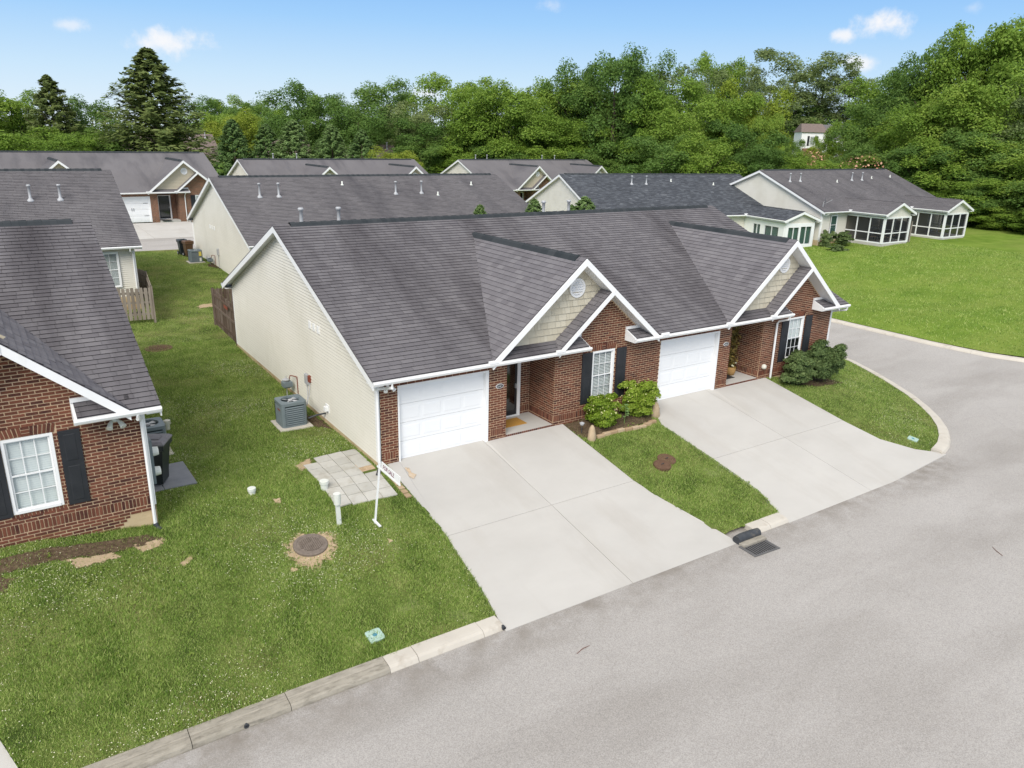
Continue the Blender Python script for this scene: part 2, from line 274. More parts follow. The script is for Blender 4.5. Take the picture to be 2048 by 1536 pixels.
def leaf_mat(name, dark, mid, light, trans=.25, patch=.35, nsc=.35, off=0, isl=.45):
    m = bpy.data.materials.new(name); m.use_nodes = True; t = m.node_tree; b = t.nodes['Principled BSDF']; o = t.nodes['Material Output']
    b.inputs['Roughness'].default_value = .62; b.inputs['Specular IOR Level'].default_value = .25
    g = N(t, 'ShaderNodeNewGeometry'); oi = N(t, 'ShaderNodeObjectInfo')
    nz = N(t, 'ShaderNodeTexNoise'); nz.inputs['Scale'].default_value = nsc; nz.inputs['Detail'].default_value = 3 if nsc < .5 else 7; t.links.new(g.outputs['Position'], nz.inputs['Vector'])
    a = N(t, 'ShaderNodeMath', operation='MULTIPLY'); a.inputs[1].default_value = isl; t.links.new(g.outputs['Random Per Island'], a.inputs[0])
    b1 = N(t, 'ShaderNodeMath', operation='MULTIPLY_ADD'); b1.inputs[1].default_value = patch; t.links.new(nz.outputs['Fac'], b1.inputs[0]); t.links.new(a.outputs[0], b1.inputs[2])
    c1 = N(t, 'ShaderNodeMath', operation='MULTIPLY_ADD'); c1.inputs[1].default_value = .3 if not off else 0; t.links.new(oi.outputs['Random'], c1.inputs[0]); t.links.new(b1.outputs[0], c1.inputs[2])
    cr = N(t, 'ShaderNodeValToRGB'); e = cr.color_ramp.elements; e[0].position = .12; e[0].color = (*dark, 1); e[1].position = .95; e[1].color = (*light, 1); x = e.new(.5); x.color = (*mid, 1)
    c2 = N(t, 'ShaderNodeMath', operation='ADD'); c2.inputs[1].default_value = off; t.links.new(c1.outputs[0], c2.inputs[0]); t.links.new(c2.outputs[0], cr.inputs['Fac']); t.links.new(cr.outputs[0], b.inputs['Base Color'])
    tl = N(t, 'ShaderNodeBsdfTranslucent'); t.links.new(cr.outputs[0], tl.inputs[0])
    mx = N(t, 'ShaderNodeMixShader'); mx.inputs[0].default_value = trans; t.links.new(b.outputs[0], mx.inputs[1]); t.links.new(tl.outputs[0], mx.inputs[2]); t.links.new(mx.outputs[0], o.inputs[0]); return m
LEAF = dict(B=leaf_mat('leaf_bright', (.105, .19, .025), (.20, .32, .042), (.35, .45, .08), .42), D=leaf_mat('leaf_deep', (.066, .135, .028), (.125, .225, .044), (.22, .32, .066), .40),
            Y=leaf_mat('leaf_yellow', (.14, .21, .022), (.23, .31, .03), (.36, .40, .06), .33), A=leaf_mat('leaf_airy', (.10, .15, .045), (.17, .23, .075), (.27, .32, .12), .35),
            R=leaf_mat('leaf_cedar', (.085, .125, .036), (.155, .205, .058), (.25, .29, .09), .36), C=leaf_mat('leaf_young_cedar', (.08, .15, .045), (.155, .25, .075), (.28, .38, .14), .33),
            M=leaf_mat('leaf_mimosa', (.10, .16, .025), (.18, .25, .04), (.27, .32, .07), .33))
M['pinkflower'] = varied('pink_flower', [(0, (.50, .24, .15)), (1, (.62, .38, .26))], .9, .1, 1, 0)
LEAF['bush'] = leaf_mat('leaf_bush', (.11, .19, .015), (.23, .34, .03), (.46, .52, .11), .33, .3); LEAF['shrub'] = leaf_mat('leaf_shrub', (.07, .115, .038), (.15, .215, .072), (.29, .35, .14), .36, .3)
LEAF['basket'] = leaf_mat('leaf_basket', (.035, .045, .012), (.12, .10, .025), (.30, .20, .05), .2, .3)

def ragged(m, sc, amt):
    """frayed edge: thins out towards the rim (mesh attribute 'rim') with noise, so what lies beneath shows through"""
    t = m.node_tree; b = t.nodes['Principled BSDF']; o = t.nodes['Material Output']; g = N(t, 'ShaderNodeNewGeometry'); at = N(t, 'ShaderNodeAttribute', attribute_name='rim')
    n = N(t, 'ShaderNodeTexNoise'); n.inputs['Scale'].default_value = sc; n.inputs['Detail'].default_value = 6; n.inputs['Roughness'].default_value = .65; t.links.new(g.outputs['Position'], n.inputs['Vector'])
    a = N(t, 'ShaderNodeMath', operation='MULTIPLY_ADD'); a.inputs[1].default_value = -amt; t.links.new(at.outputs['Fac'], a.inputs[0]); t.links.new(n.outputs['Fac'], a.inputs[2])
    r = N(t, 'ShaderNodeMapRange'); r.inputs['From Min'].default_value = .12; r.inputs['From Max'].default_value = .24; t.links.new(a.outputs[0], r.inputs['Value'])
    tr = N(t, 'ShaderNodeBsdfTransparent'); mx = N(t, 'ShaderNodeMixShader'); t.links.new(r.outputs[0], mx.inputs[0]); t.links.new(tr.outputs[0], mx.inputs[1]); t.links.new(b.outputs[0], mx.inputs[2]); t.links.new(mx.outputs[0], o.inputs[0])
def road_mat():
    m = varied('asphalt', [(0, (.345, .324, .302)), (.5, (.385, .362, .339)), (1, (.42, .397, .374))], .95, .15, 0.02, 1, (.16, .3, .3), 8, bump=.5, bscale=150, bdist=.006, dirt=(.29, .268, .245), dscale=(.14, .42, .3), dmin=.47, dmax=.80)
    t = m.node_tree; b = t.nodes['Principled BSDF']; src = b.inputs['Base Color'].links[0].from_socket
    g = N(t, 'ShaderNodeNewGeometry'); n = N(t, 'ShaderNodeTexNoise'); n.inputs['Scale'].default_value = 48; n.inputs['Detail'].default_value = 3; n.inputs['Roughness'].default_value = .8; t.links.new(g.outputs['Position'], n.inputs['Vector'])
    mr = N(t, 'ShaderNodeMapRange'); mr.inputs['From Min'].default_value = .3; mr.inputs['From Max'].default_value = .7; mr.inputs['To Min'].default_value = .68; mr.inputs['To Max'].default_value = 1.32; t.links.new(n.outputs['Fac'], mr.inputs['Value'])
    mm = N(t, 'ShaderNodeVectorMath', operation='SCALE'); t.links.new(src, mm.inputs[0]); t.links.new(mr.outputs[0], mm.inputs['Scale']); sx = N(t, 'ShaderNodeSeparateXYZ'); t.links.new(g.outputs['Position'], sx.inputs[0])
    # grit washed along the gutter, hairline cracks
    yr = N(t, 'ShaderNodeMapRange'); yr.inputs['From Min'].default_value = -7.9; yr.inputs['From Max'].default_value = -6.75; t.links.new(sx.outputs['Y'], yr.inputs['Value'])
    n2 = N(t, 'ShaderNodeTexNoise'); n2.inputs['Scale'].default_value = 1.3; n2.inputs['Detail'].default_value = 8; n2.inputs['Roughness'].default_value = .68; t.links.new(g.outputs['Position'], n2.inputs['Vector'])
    r2 = N(t, 'ShaderNodeMapRange'); r2.inputs['From Min'].default_value = .40; r2.inputs['From Max'].default_value = .68; t.links.new(n2.outputs['Fac'], r2.inputs['Value'])
    m2 = N(t, 'ShaderNodeMath', operation='MULTIPLY'); t.links.new(yr.outputs[0], m2.inputs[0]); t.links.new(r2.outputs[0], m2.inputs[1])
    lt = N(t, 'ShaderNodeMath', operation='LESS_THAN'); lt.inputs[1].default_value = -6.2; t.links.new(sx.outputs['Y'], lt.inputs[0])
    m3 = N(t, 'ShaderNodeMath', operation='MULTIPLY'); t.links.new(m2.outputs[0], m3.inputs[0]); t.links.new(lt.outputs[0], m3.inputs[1])
    lx = N(t, 'ShaderNodeMapRange'); lx.inputs['From Min'].default_value = 18.6; lx.inputs['From Max'].default_value = 16.8; lx.inputs['To Max'].default_value = .75; t.links.new(sx.outputs['X'], lx.inputs['Value']); m4 = N(t, 'ShaderNodeMath', operation='MULTIPLY'); t.links.new(m3.outputs[0], m4.inputs[0]); t.links.new(lx.outputs[0], m4.inputs[1]); m3 = m4
    gm = N(t, 'ShaderNodeMix', data_type='RGBA'); gm.inputs['B'].default_value = (.20, .175, .145, 1); t.links.new(m3.outputs[0], gm.inputs['Factor']); t.links.new(mm.outputs[0], gm.inputs['A'])
    wp = N(t, 'ShaderNodeTexNoise'); wp.inputs['Scale'].default_value = .8; wp.inputs['Detail'].default_value = 5; t.links.new(g.outputs['Position'], wp.inputs['Vector'])
    va = N(t, 'ShaderNodeVectorMath', operation='MULTIPLY_ADD'); va.inputs[1].default_value = (1.6, 1.6, 0); t.links.new(wp.outputs['Color'], va.inputs[0]); t.links.new(g.outputs['Position'], va.inputs[2])
    vo = N(t, 'ShaderNodeTexVoronoi', feature='DISTANCE_TO_EDGE'); vo.inputs['Scale'].default_value = .16; t.links.new(va.outputs[0], vo.inputs['Vector'])
    cr = N(t, 'ShaderNodeMapRange'); cr.inputs['From Min'].default_value = .0012; cr.inputs['From Max'].default_value = .0025; cr.inputs['To Min'].default_value = .09; cr.inputs['To Max'].default_value = 0; t.links.new(vo.outputs['Distance'], cr.inputs['Value'])
    cm = N(t, 'ShaderNodeMix', data_type='RGBA'); cm.inputs['B'].default_value = (.10, .09, .08, 1); t.links.new(cr.outputs[0], cm.inputs['Factor']); t.links.new(gm.outputs['Result'], cm.inputs['A'])
    t.links.new(cm.outputs['Result'], b.inputs['Base Color']); return m
M['asphalt'] = road_mat()
M['grassbase'] = varied('lawn_base', [(0, (.050, .075, .020)), (.35, (.095, .13, .032)), (.65, (.15, .19, .050)), (1, (.22, .25, .10))], 1, .05, 0, 1, (1.1, 1.1, 1.1), 9, bump=.9, bscale=30, bdist=.05, dirt=(.22, .20, .085), dscale=(.45, .45, .45), dmin=.5, dmax=.75)
M['grassfar'] = varied('lawn_far', [(0, (.105, .175, .024)), (.5, (.15, .23, .034)), (1, (.215, .285, .055))], 1, .05, 0, 1, (.5, .5, .5), 10, bump=.9, bscale=8, bdist=.1, dirt=(.20, .25, .055), dscale=(.08, .3, .2), dmin=.45, dmax=.7)
M['blade'] = leaf_mat('grass_blade', (.07, .13, .022), (.25, .395, .065), (.51, .57, .20), .38, .75, 1.3, -.17, .80)
M['weed'] = leaf_mat('weed_leaf', (.12, .19, .03), (.2, .28, .05), (.30, .38, .09), .3, .4)
M['twig'] = mat('twig', (.16, .07, .05), .9); M['stain'] = varied('rust_stain', [(0, (.50, .36, .22)), (1, (.56, .47, .37))], .95, .1, 0, 1, (9, 9, 9))
M['clover'] = mat('clover_flower', (.66, .64, .44), .9)
for k_, s_, a_ in (('drysoil', 13, .40), ('stain', 9, .42), ('soil', 4.5, .36)):
    q_ = M[k_].copy(); q_.name = M[k_].name + '_ragged'; M[k_ + '_r'] = q_; ragged(q_, s_, a_)

# ------------------------------------------------------------------ houses : shared sizes (metres)
L, D, HE, OV, RIDGE, ORR, SL = 20.03, 14.343, 2.662, .5, 5.86, .307, .4169
DU, GX, GZ, GS = 9.858, 6.62, 5.40, .8445         # unit pitch, cross gable centre, peak, slope
GHALF = (GZ - HE) / GS
SGX, SGF = 7.795, 5.73                            # small brick gable : top and foot
def rz_(y): return HE + (min(y, D - y) + OV) * SL   # roof surface height

class Pieces:
    """flat pieces on a wall or slope; the ones that show largest become objects, the rest one joined part"""
    def __init__(s): s.full = []; s.rest = []
    def finish(s, name, parent, material, n, proto, make, to_world=None):
        tw = to_world or (lambda p: Vector(p) + parent_loc(parent))
        s.full.sort(key=lambda q: (tw(q.translation) - CAM).length)
        for q in s.full[:n]:
            o = link(name, proto, parent); o.matrix_local = q
        mb = MB()
        for q in s.full[n:]: make(mb, q, None)
        for q, dim in s.rest: make(mb, q, dim)
        if mb.f:
            o = mb.build(name, material, parent, stuff=True)
            if hasattr(mb, 'e0'): edge_mat(o.data, mb)
def parent_loc(o):
    v = Vector((0, 0, 0))
    while o: v = v + o.location; o = o.parent
    return v
BW, BH, BP, BC = .2165, .0565, .235, .0755
def brick_make(mb, q, dim):
    w, h = dim or (BW, BH); n = len(mb.v); e = .004
    for (x, y, z) in ((0, 0, 0), (w, 0, 0), (w, 0, h), (0, 0, h)): mb.v.append(tuple(q @ Vector((x, .004, z))))
    for (x, y, z) in ((e, 0, e), (w - e, 0, e), (w - e, 0, h - e), (e, 0, h - e)): mb.v.append(tuple(q @ Vector((x, -.011, z))))
    mb.f += [(n + 4, n + 5, n + 6, n + 7), (n, n + 1, n + 5, n + 4), (n + 1, n + 2, n + 6, n + 5), (n + 2, n + 3, n + 7, n + 6), (n + 3, n, n + 4, n + 7)]
_b = MB(); brick_make(_b, Matrix.Identity(4), None); BRICK = _b.mesh('brick', M['brick'])
def lay_bricks(P, z0, z1, intervals, frame=None, full_ok=True):
    """running bond courses; intervals(z) -> list of (u0,u1); frame maps (u,0,z)"""
    fr = frame or Matrix.Identity(4); k = int(round(z0 / BC)); rnd = random.Random(int(z0 * 100) + 5)
    while k * BC + BH <= z1 + .01:
        z = k * BC
        for (a, b) in intervals(z + BH / 2):
            u = math.floor(a / BP) * BP - (BP / 2 if k % 2 else 0)
            while u < b:
                x0, x1 = max(u, a), min(u + BW, b)
                if x1 - x0 > .03:
                    j = rnd.uniform(-.003, .003)
                    q = fr @ Matrix.Translation((x0, j * .8, z + rnd.uniform(-.0015, .0015)))
                    if full_ok and abs((x1 - x0) - BW) < .004: P.full.append(q)
                    else: P.rest.append((q, (x1 - x0, BH)))
                u += BP
        k += 1
def soldier(P, a, b, z0, z1, frame=None, tilt=0.0, pitch=.0755):
    fr = frame or Matrix.Identity(4); n = max(1, int(round((b - a) / pitch))); p = (b - a) / n
    for i in range(n):
        t = tilt * ((i + .5) / n * 2 - 1)
        q = fr @ Matrix.Translation((a + i * p + .007, random.uniform(-.003, .003), z0)) @ Matrix.Rotation(t, 4, 'Y')
        P.rest.append((q, (p - .015, z1 - z0 - .012)))
EXP, TAB = .170, .355
def shingle_make(mb, q, dim):
    a0, b0, a1, b1, t = dim or (0, TAB - .006, 0, TAB - .006, .020); n = len(mb.v)
    for p in ((a0, 0, 0), (b0, 0, 0), (b0, 0, t), (a0, 0, t), (b1, EXP + .004, .003), (a1, EXP + .004, .003)): mb.v.append(tuple(q @ Vector(p)))
    mb.e0 = getattr(mb, 'e0', []); mb.e0.append(len(mb.f)); mb.f += [(n, n + 1, n + 2, n + 3), (n + 3, n + 2, n + 4, n + 5)]
def edge_mat(me, mb):
    me.materials.append(M['shedge_shade'])
    ix = np.zeros(len(me.polygons), dtype=np.int32); ix[mb.e0] = 1; me.polygons.foreach_set('material_index', ix); me.update(); return me
_s = MB(); shingle_make(_s, Matrix.Identity(4), None)
SHMESH = {k: edge_mat(_s.mesh('shingle', M[k]), _s) for k in ('shingle_y', 'shingle_x')}
def lay_shingles(P, O, u, v, vmax, ub, seed=1, full_ok=True):
    """O eave origin, u along eave, v up slope (unit vectors), ub(v)->(u0,u1)"""
    O, u, v = Vector(O), Vector(u).normalized(), Vector(v).normalized(); n = u.cross(v); rnd = random.Random(seed)
    fr = Matrix(((u.x, v.x, n.x, O.x), (u.y, v.y, n.y, O.y), (u.z, v.z, n.z, O.z), (0, 0, 0, 1)))
    k = 0
    while (k + .3) * EXP < vmax:
        v0 = k * EXP; v1 = min(v0 + EXP, vmax); L0, H0 = ub(v0); L1, H1 = ub(v1)
        x = math.floor(min(L0, L1) / TAB) * TAB - rnd.choice((0, .11, .2, .27)) - (TAB / 2 if k % 2 else 0)
        while x < max(H0, H1):
            w = TAB; a, b = x, x + w - .006
            cl = lambda t, lo, hi: min(max(t, lo), hi)
            a0, b0, a1, b1 = cl(a, L0, H0), cl(b, L0, H0), cl(a, L1, H1), cl(b, L1, H1)
            if max(b0 - a0, b1 - a1) > .02:
                q = fr @ Matrix.Translation((x, v0, 0))
                if full_ok and (a0, b0, a1, b1) == (a, b, a, b): P.full.append(q)
                else: P.rest.append((q, (a0 - x, b0 - x, a1 - x, b1 - x, rnd.choice((.015, .018, .022)))))
            x += w
        k += 1
def lay_boards(name, parent, material, O, u, zs, z1, ub, lap=.1, joined=False, n=None):
    """horizontal lap boards on a wall; O at u=0, z=0 ; ub(z)->(u0,u1) or None"""
    O, u = Vector(O), Vector(u).normalized(); nn = Vector((u.y, -u.x, 0)); mb = MB(); k = 0
    while zs + k * lap < z1 - .01:
        za, zb = zs + k * lap, min(zs + (k + 1) * lap, z1); A, B = ub(za), ub(zb); k += 1
        if not A: break
        if not B or B[1] <= B[0]: mid = (A[0] + A[1]) / 2; B = (mid, mid + .001)
        if A[1] - A[0] < .02: break
        b = mb if joined else MB(); z = Vector((0, 0, 1))
        p = [O + u * A[0] + z * za + nn * .026, O + u * A[1] + z * za + nn * .026, O + u * B[1] + z * zb + nn * .002, O + u * B[0] + z * zb + nn * .002]
        b.poly(p); b.poly([O + u * A[0] + z * za, O + u * A[1] + z * za, p[1], p[0]])
        i0 = len(b.f); C0, C1 = B; zc = zb + .0
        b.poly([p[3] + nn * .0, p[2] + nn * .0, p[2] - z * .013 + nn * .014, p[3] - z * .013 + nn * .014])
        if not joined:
            me = b.mesh(name, material); me.materials.append(M['groove_shade']); me.polygons[i0].material_index = 1; link(name, me, parent)
    if joined and mb.f: mb.build(name, material, parent, stuff=True)
def window(parent, loc, rz, w, h, style='blind', name='window', frame=.06, cols=3, rows=2, flat=False):
    """double hung window in its own frame: x 0..w, z 0..h, looking to -y"""
    b = MB(); f = frame
    b.box(0, -.02, 0, f, .06, h); b.box(w - f, -.02, 0, w, .06, h); b.box(f, -.02, h - f, w - f, .06, h); b.box(f, -.035, 0, w - f, .06, f)
    o = b.build(name, M['white'], parent, loc); o.rotation_euler = (0, 0, rz)
    if flat: o.scale = (1, .35, 1); o.location.y -= .075
    mid = h * .5
    for (za, zb, y) in ((f, mid + .02, .012), (mid - .02, h - f, .03)):
        s = MB(); t = .035; xa, xb = f + .002, w - f - .002
        s.box(xa, y, za, xa + t, y + .022, zb); s.box(xb - t, y, za, xb, y + .022, zb); s.box(xa + t, y, za, xb - t, y + .022, za + t); s.box(xa + t, y, zb - t, xb - t, y + .022, zb)
        if style != 'plain':
            for i in range(1, cols): x = xa + t + (xb - xa - 2 * t) * i / cols; s.box(x - .009, y + .004, za + t, x + .009, y + .014, zb - t)
            for i in range(1, rows): z = za + t + (zb - za - 2 * t) * i / rows; s.box(xa + t, y + .005, z - .009, xb - t, y + .013, z + .009)
        s.build('sash', M['white'], o)
        MB().poly([(xa + t, y + .016, za + t), (xb - t, y + .016, za + t), (xb - t, y + .016, zb - t), (xa + t, y + .016, zb - t)]).build('pane', M['glass'], o)
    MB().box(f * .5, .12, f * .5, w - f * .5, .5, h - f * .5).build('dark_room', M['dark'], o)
    if style in ('blind', 'closed', 'half'):
        n = int((h - 2 * f) / .05); lo = f + (h * .42 if style == 'half' else 0); ang = {'blind': .45, 'closed': 1.25, 'half': 1.15}[style]; me = MB()
        ca, sa = math.cos(ang) * .024, math.sin(ang) * .024
        me.poly([(0, -ca, -sa), (w - 2 * f - .02, -ca, -sa), (w - 2 * f - .02, ca, sa), (0, ca, sa)]); me = me.mesh('blind_slat', M['blind'])
        for k in range(n):
            z = f + .03 + k * .05
            if z > lo and z < h - f: link('blind_slat', me, o, (f + .01, .085, z))
    if style == 'plain': MB().poly([(f, .1, f), (w - f, .1, f), (w - f, .1, h - f), (f, .1, h - f)]).build('curtain', M['curtain'], o)
    return o
def shutter(parent, x0, x1, z0, z1):
    b = MB(); y = -.012; t = .055; b.bevel_box(x0, y - .03, z0, x1, y, z1, .004); o = b.build('shutter', M['black'], parent)
    zm = z0 + (z1 - z0) * .56
    for (a, c) in ((z0 + t, zm - t * .5), (zm + t * .5, z1 - t)):
        p = MB(); q = .02
        for (i0, yy, i1, y2) in ((0, y - .0305, q, y - .018), (q, y - .018, q * 2.4, y - .037)): 
            A = [(x0 + t + i0, yy, a + i0), (x1 - t - i0, yy, a + i0), (x1 - t - i0, yy, c - i0), (x0 + t + i0, yy, c - i0)]; B = [(x0 + t + i1, y2, a + i1), (x1 - t - i1, y2, a + i1), (x1 - t - i1, y2, c - i1), (x0 + t + i1, y2, c - i1)]
            for j in range(4): p.poly([A[j], A[(j + 1) % 4], B[(j + 1) % 4], B[j]])
        p.poly(B); p.build('raised_panel', M['black'], o)
def garage_door(parent, x0, x1, z1, hinges=False):
    b = MB(); y = .12; W = x1 - x0; sh = z1 / 4
    for k in range(4): b.box(x0, y, k * sh + .006, x1, y + .04, (k + 1) * sh - .004)
    o = b.build('garage_door', M['garage'], parent)
    for k in range(4):
        for c in range(4):
            a0 = x0 + .09 + c * (W - .09) / 4; a1 = a0 + (W - .09) / 4 - .09; z0 = k * sh + .09; zt = (k + 1) * sh - .09; p = MB(); q = .022
            A = [(a0, y - .001, z0), (a1, y - .001, z0), (a1, y - .001, zt), (a0, y - .001, zt)]; B = [(a0 + q, y + .012, z0 + q), (a1 - q, y + .012, z0 + q), (a1 - q, y + .012, zt - q), (a0 + q, y + .012, zt - q)]; C = [(a0 + 2 * q, y - .008, z0 + 2 * q), (a1 - 2 * q, y - .008, z0 + 2 * q), (a1 - 2 * q, y - .008, zt - 2 * q), (a0 + 2 * q, y - .008, zt - 2 * q)]
            A = [(p_[0], y - .0005, p_[2]) for p_ in A]; B = [(p_[0], y - .006, p_[2]) for p_ in B]; C = [(p_[0], y - .008, p_[2]) for p_ in C]
            for X, Y in ((A, B), (B, C)):
                for j in range(4): p.poly([X[j], X[(j + 1) % 4], Y[(j + 1) % 4], Y[j]])
            p.poly(C); p.build('panel', M['garage'], o)
    if hinges:
        for z in (.55, 1.65):
            for xx in (x0 + .12, x1 - .5): MB().box(xx, y - .03, z, xx + .38, y - .017, z + .03).build('strap_hinge', M['black'], o)
        for xx in (W / 2 - .1, W / 2 + .06): MB().box(x0 + xx, y - .04, 1.0, x0 + xx + .03, y - .018, 1.25).build('door_handle', M['black'], o)
    c = MB(); c.box(x0 - .05, -.014, 0, x0, .12, z1 + .05); c.box(x1, -.014, 0, x1 + .10, .12, z1 + .05); c.box(x0, -.014, z1, x1, .12, z1 + .05); c.build('garage_casing', M['white'], parent)
def slab(mb, top, th):
    """sheet with thickness straight down"""
    mb.prism([(x, y, z - th) for x, y, z in top], top)
def barge(mb, a, b, y, h=.21, t=.04, drop=0.02):
    """board under a sloping edge from a=(x,z) to b=(x,z) on plane y"""
    (xa, za), (xb, zb) = a, b
    mb.prism([(xa, y, za - drop - h), (xb, y, zb - drop - h), (xb, y, zb - drop), (xa, y, za - drop)], [(xa, y - t, za - drop - h), (xb, y - t, zb - drop - h), (xb, y - t, zb - drop), (xa, y - t, za - drop)])
def gutter(parent, x0, x1, y, z=HE, caps=True):
    b = MB(); pr = [(0, -.02), (-.09, -.02), (-.105, -.045), (-.105, -.065), (-.075, -.125), (0, -.125)]; t = [(0, -.03), (-.082, -.03), (-.095, -.05), (-.068, -.112), (0, -.112)]
    b.prism([(x0, y + p, z + q) for p, q in pr], [(x1, y + p, z + q) for p, q in pr]); return b.build('gutter', M['white'], parent)
def downspout(parent, pts, r=.042, name='downspout'):
    return MB().tube(pts, r, 6).build(name, M['white'], parent)
def vent_pipe(parent, x, y, h=.55, r=.06, kind='flue'):
    z = rz_(y) - .03
    if kind == 'flue':
        b = MB().lathe([(.19, -.03), (.15, .04), (.09, .12), (r, .16), (r, h), (r * 1.5, h + .01), (r * 1.6, h + .07), (r * 1.2, h + .10)], 12); o = b.build('roof_vent', M['metal'], parent, (x, y, z), True)
    else:
        o = MB().lathe([(.13, .0), (.10, .05), (.05, .08), (.045, .26)], 8).build('plumbing_vent', M['pvc'], parent, (x, y, z), True)
    return o

def shell(root, smat, front_siding=True, left='joined', right='joined', rear='joined', rear_open=(), laps=True):
    """body, roof deck, trim of one long gabled house. local y=0 is the wall that looks to -y"""
    RT = .13
    w = MB()
    pts = [(0, -.7), (D, -.7), (D, rz_(D) - RT), (D / 2, rz_(D / 2) - RT), (0, rz_(0) - RT)]
    w.poly([(.0, y, z) for y, z in pts]); w.poly([(L, y, z) for y, z in pts][::-1]); w.poly([(0, D, -.7), (0, D, 2.7), (L, D, 2.7), (L, D, -.7)])
    if front_siding: w.poly([(0, .0, -.7), (L, .0, -.7), (L, .0, 2.7), (0, .0, 2.7)])
    w.build('wall', M['siding'], root)
    f = MB(); e = .02
    f.box(-e, .03, -.7, 0, D, .13); f.box(L, .03, -.7, L + e, D, .13); f.box(0, D, -.7, L, D + e, .13)
    if front_siding: f.box(0, -e, -.7, L, 0, .13)
    f.build('foundation', M['found'], root)
    gb = lambda z: (lambda a: (a, D - a) if a < D / 2 else None)(max(.0, (z - (HE - RT - .05)) / SL - OV))
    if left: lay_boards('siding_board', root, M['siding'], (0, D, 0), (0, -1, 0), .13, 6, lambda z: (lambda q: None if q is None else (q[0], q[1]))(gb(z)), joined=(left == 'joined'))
    if right: lay_boards('siding_board', root, M['siding'], (L, 0, 0), (0, 1, 0), .13, 6, gb, joined=True)
    if rear: lay_boards('siding_board', root, M['siding'], (L, D, 0), (-1, 0, 0), .13, 2.6, lambda z: (0, L), joined=True)
    if front_siding: lay_boards('siding_board', root, M['siding'], (0, 0, 0), (1, 0, 0), .13, 2.6, lambda z: (0, L), joined=True)
    # roof deck
    x0, x1 = -ORR, L + ORR; d = MB()
    yc = D / 2
    ybk = -OV + (GZ - HE) / SL; e_ = .12
    ring = [(x0, -OV), (x1, -OV), (x1, yc), (x0, yc)] if front_siding else [(x0, -OV), (GX - GHALF + e_, -OV), (GX, ybk - .2), (GX + GHALF - e_, -OV), (DU + GX - GHALF + e_, -OV), (DU + GX, ybk - .2), (DU + GX + GHALF - e_, -OV), (x1, -OV), (x1, yc), (x0, yc)]
    slab(d, [(x, y, rz_(y) - .015) for x, y in ring], .035); slab(d, [(x0, yc, RIDGE - .015), (x1, yc, RIDGE - .015), (x1, D + OV, HE - .015), (x0, D + OV, HE - .015)], .035)
    roof = d.build('roof', smat, root)
    t = MB()
    for xs, s in ((x0, 1), (x1, -1)):           # rake boards and soffits of the gable ends
        for ya, yb in ((-OV, yc), (D + OV, yc)):
            t = MB(); p = [(xs, ya, HE - .25), (xs, yb, RIDGE - .25), (xs, yb, RIDGE - .052), (xs, ya, HE - .052)]
            q = [(xs + s * .03, *c[1:]) for c in p]; t.prism(p, q) if s > 0 else t.prism(q, p)
            t.build('rake_board', M['white'], root)
    so = MB()
    for xs, xe in ((x0 + .032, -.001), (L + .001, x1 - .032)):
        for ya, yb in ((-OV, yc), (D + OV, yc)):
            so.poly([(xs, ya, HE - .16), (xe, ya, HE - .16), (xe, yb, RIDGE - .16), (xs, yb, RIDGE - .16)])
        for ya, yb in ((-OV, 0), (D, D + OV)): so.box(xs, ya, HE - .17, xe, yb, HE - .15)
    so.box(0.002, D + .005, HE - .15, L - .002, D + OV - .01, HE - .12)
    for xa, xb in (((.002, L - .002),) if front_siding else ((.002, 6.9), (8.87, DU + 6.9), (DU + 8.87, L - .002))): so.box(xa, -OV + .01, HE - .15, xb, -.005, HE - .12)
    so.build('soffit', M['white'], root)
    fa = MB(); fa.box(x0, D + OV - .02, HE - .22, x1, D + OV, HE - .052); fa.build('fascia', M['white'], root)
    g = gutter(root, x0, x1, D + OV + .107)
    rc = MB(); rc.prism([(.25, yc - .2, RIDGE - .08), (.25, yc + .2, RIDGE - .08), (.25, yc + .12, RIDGE + .02), (.25, yc, RIDGE + .05), (.25, yc - .12, RIDGE + .02)], [(L - .25, yc - .2, RIDGE - .08), (L - .25, yc + .2, RIDGE - .08), (L - .25, yc + .12, RIDGE + .02), (L - .25, yc, RIDGE + .05), (L - .25, yc - .12, RIDGE + .02)])
    k = .25
    while k < L - .3: rc.prism([(k, yc - .205, RIDGE - .085), (k, yc + .205, RIDGE - .085), (k, yc + .125, RIDGE + .025), (k, yc, RIDGE + .058), (k, yc - .125, RIDGE + .025)], [(k + .18, yc - .205, RIDGE - .085), (k + .18, yc + .205, RIDGE - .085), (k + .18, yc + .125, RIDGE + .025), (k + .18, yc, RIDGE + .062), (k + .18, yc - .125, RIDGE + .025)]); k += .36
    rc.build('ridge_cap', M['ridge'], roof)
    for x, y in ((-.024, -.024), (-.024, D - .07), (L - .07, -.024), (L - .07, D - .07)): MB().box(x, y, .13, x + .094, y + .094, HE - .16).build('corner_board', M['white'], root)
    return roof

def cross_roof(root, smat, cx, half, peak, yf, z0=HE, slope=None):
    """gabled roof that runs forward out of the main slope; front edge at yf"""
    yb = -OV + (peak - HE) / SL; d = MB()
    A = (cx - half, yf, z0); B = (cx, yf, peak); Cc = (cx, yb, peak); E = (cx + half, yf, z0); A2 = (cx - half, -OV + (z0 - HE) / SL, z0); E2 = (cx + half, -OV + (z0 - HE) / SL, z0)
    for ring in ([A, B, Cc] if abs(yf + OV) < .01 else [A, B, Cc, A2], [B, E, Cc] if abs(yf + OV) < .01 else [B, E, E2, Cc]):
        d.prism([(x, y, z - .05) for x, y, z in ring], [(x, y, z - .012) for x, y, z in ring])
    return d.build('cross_roof', smat, root), yb

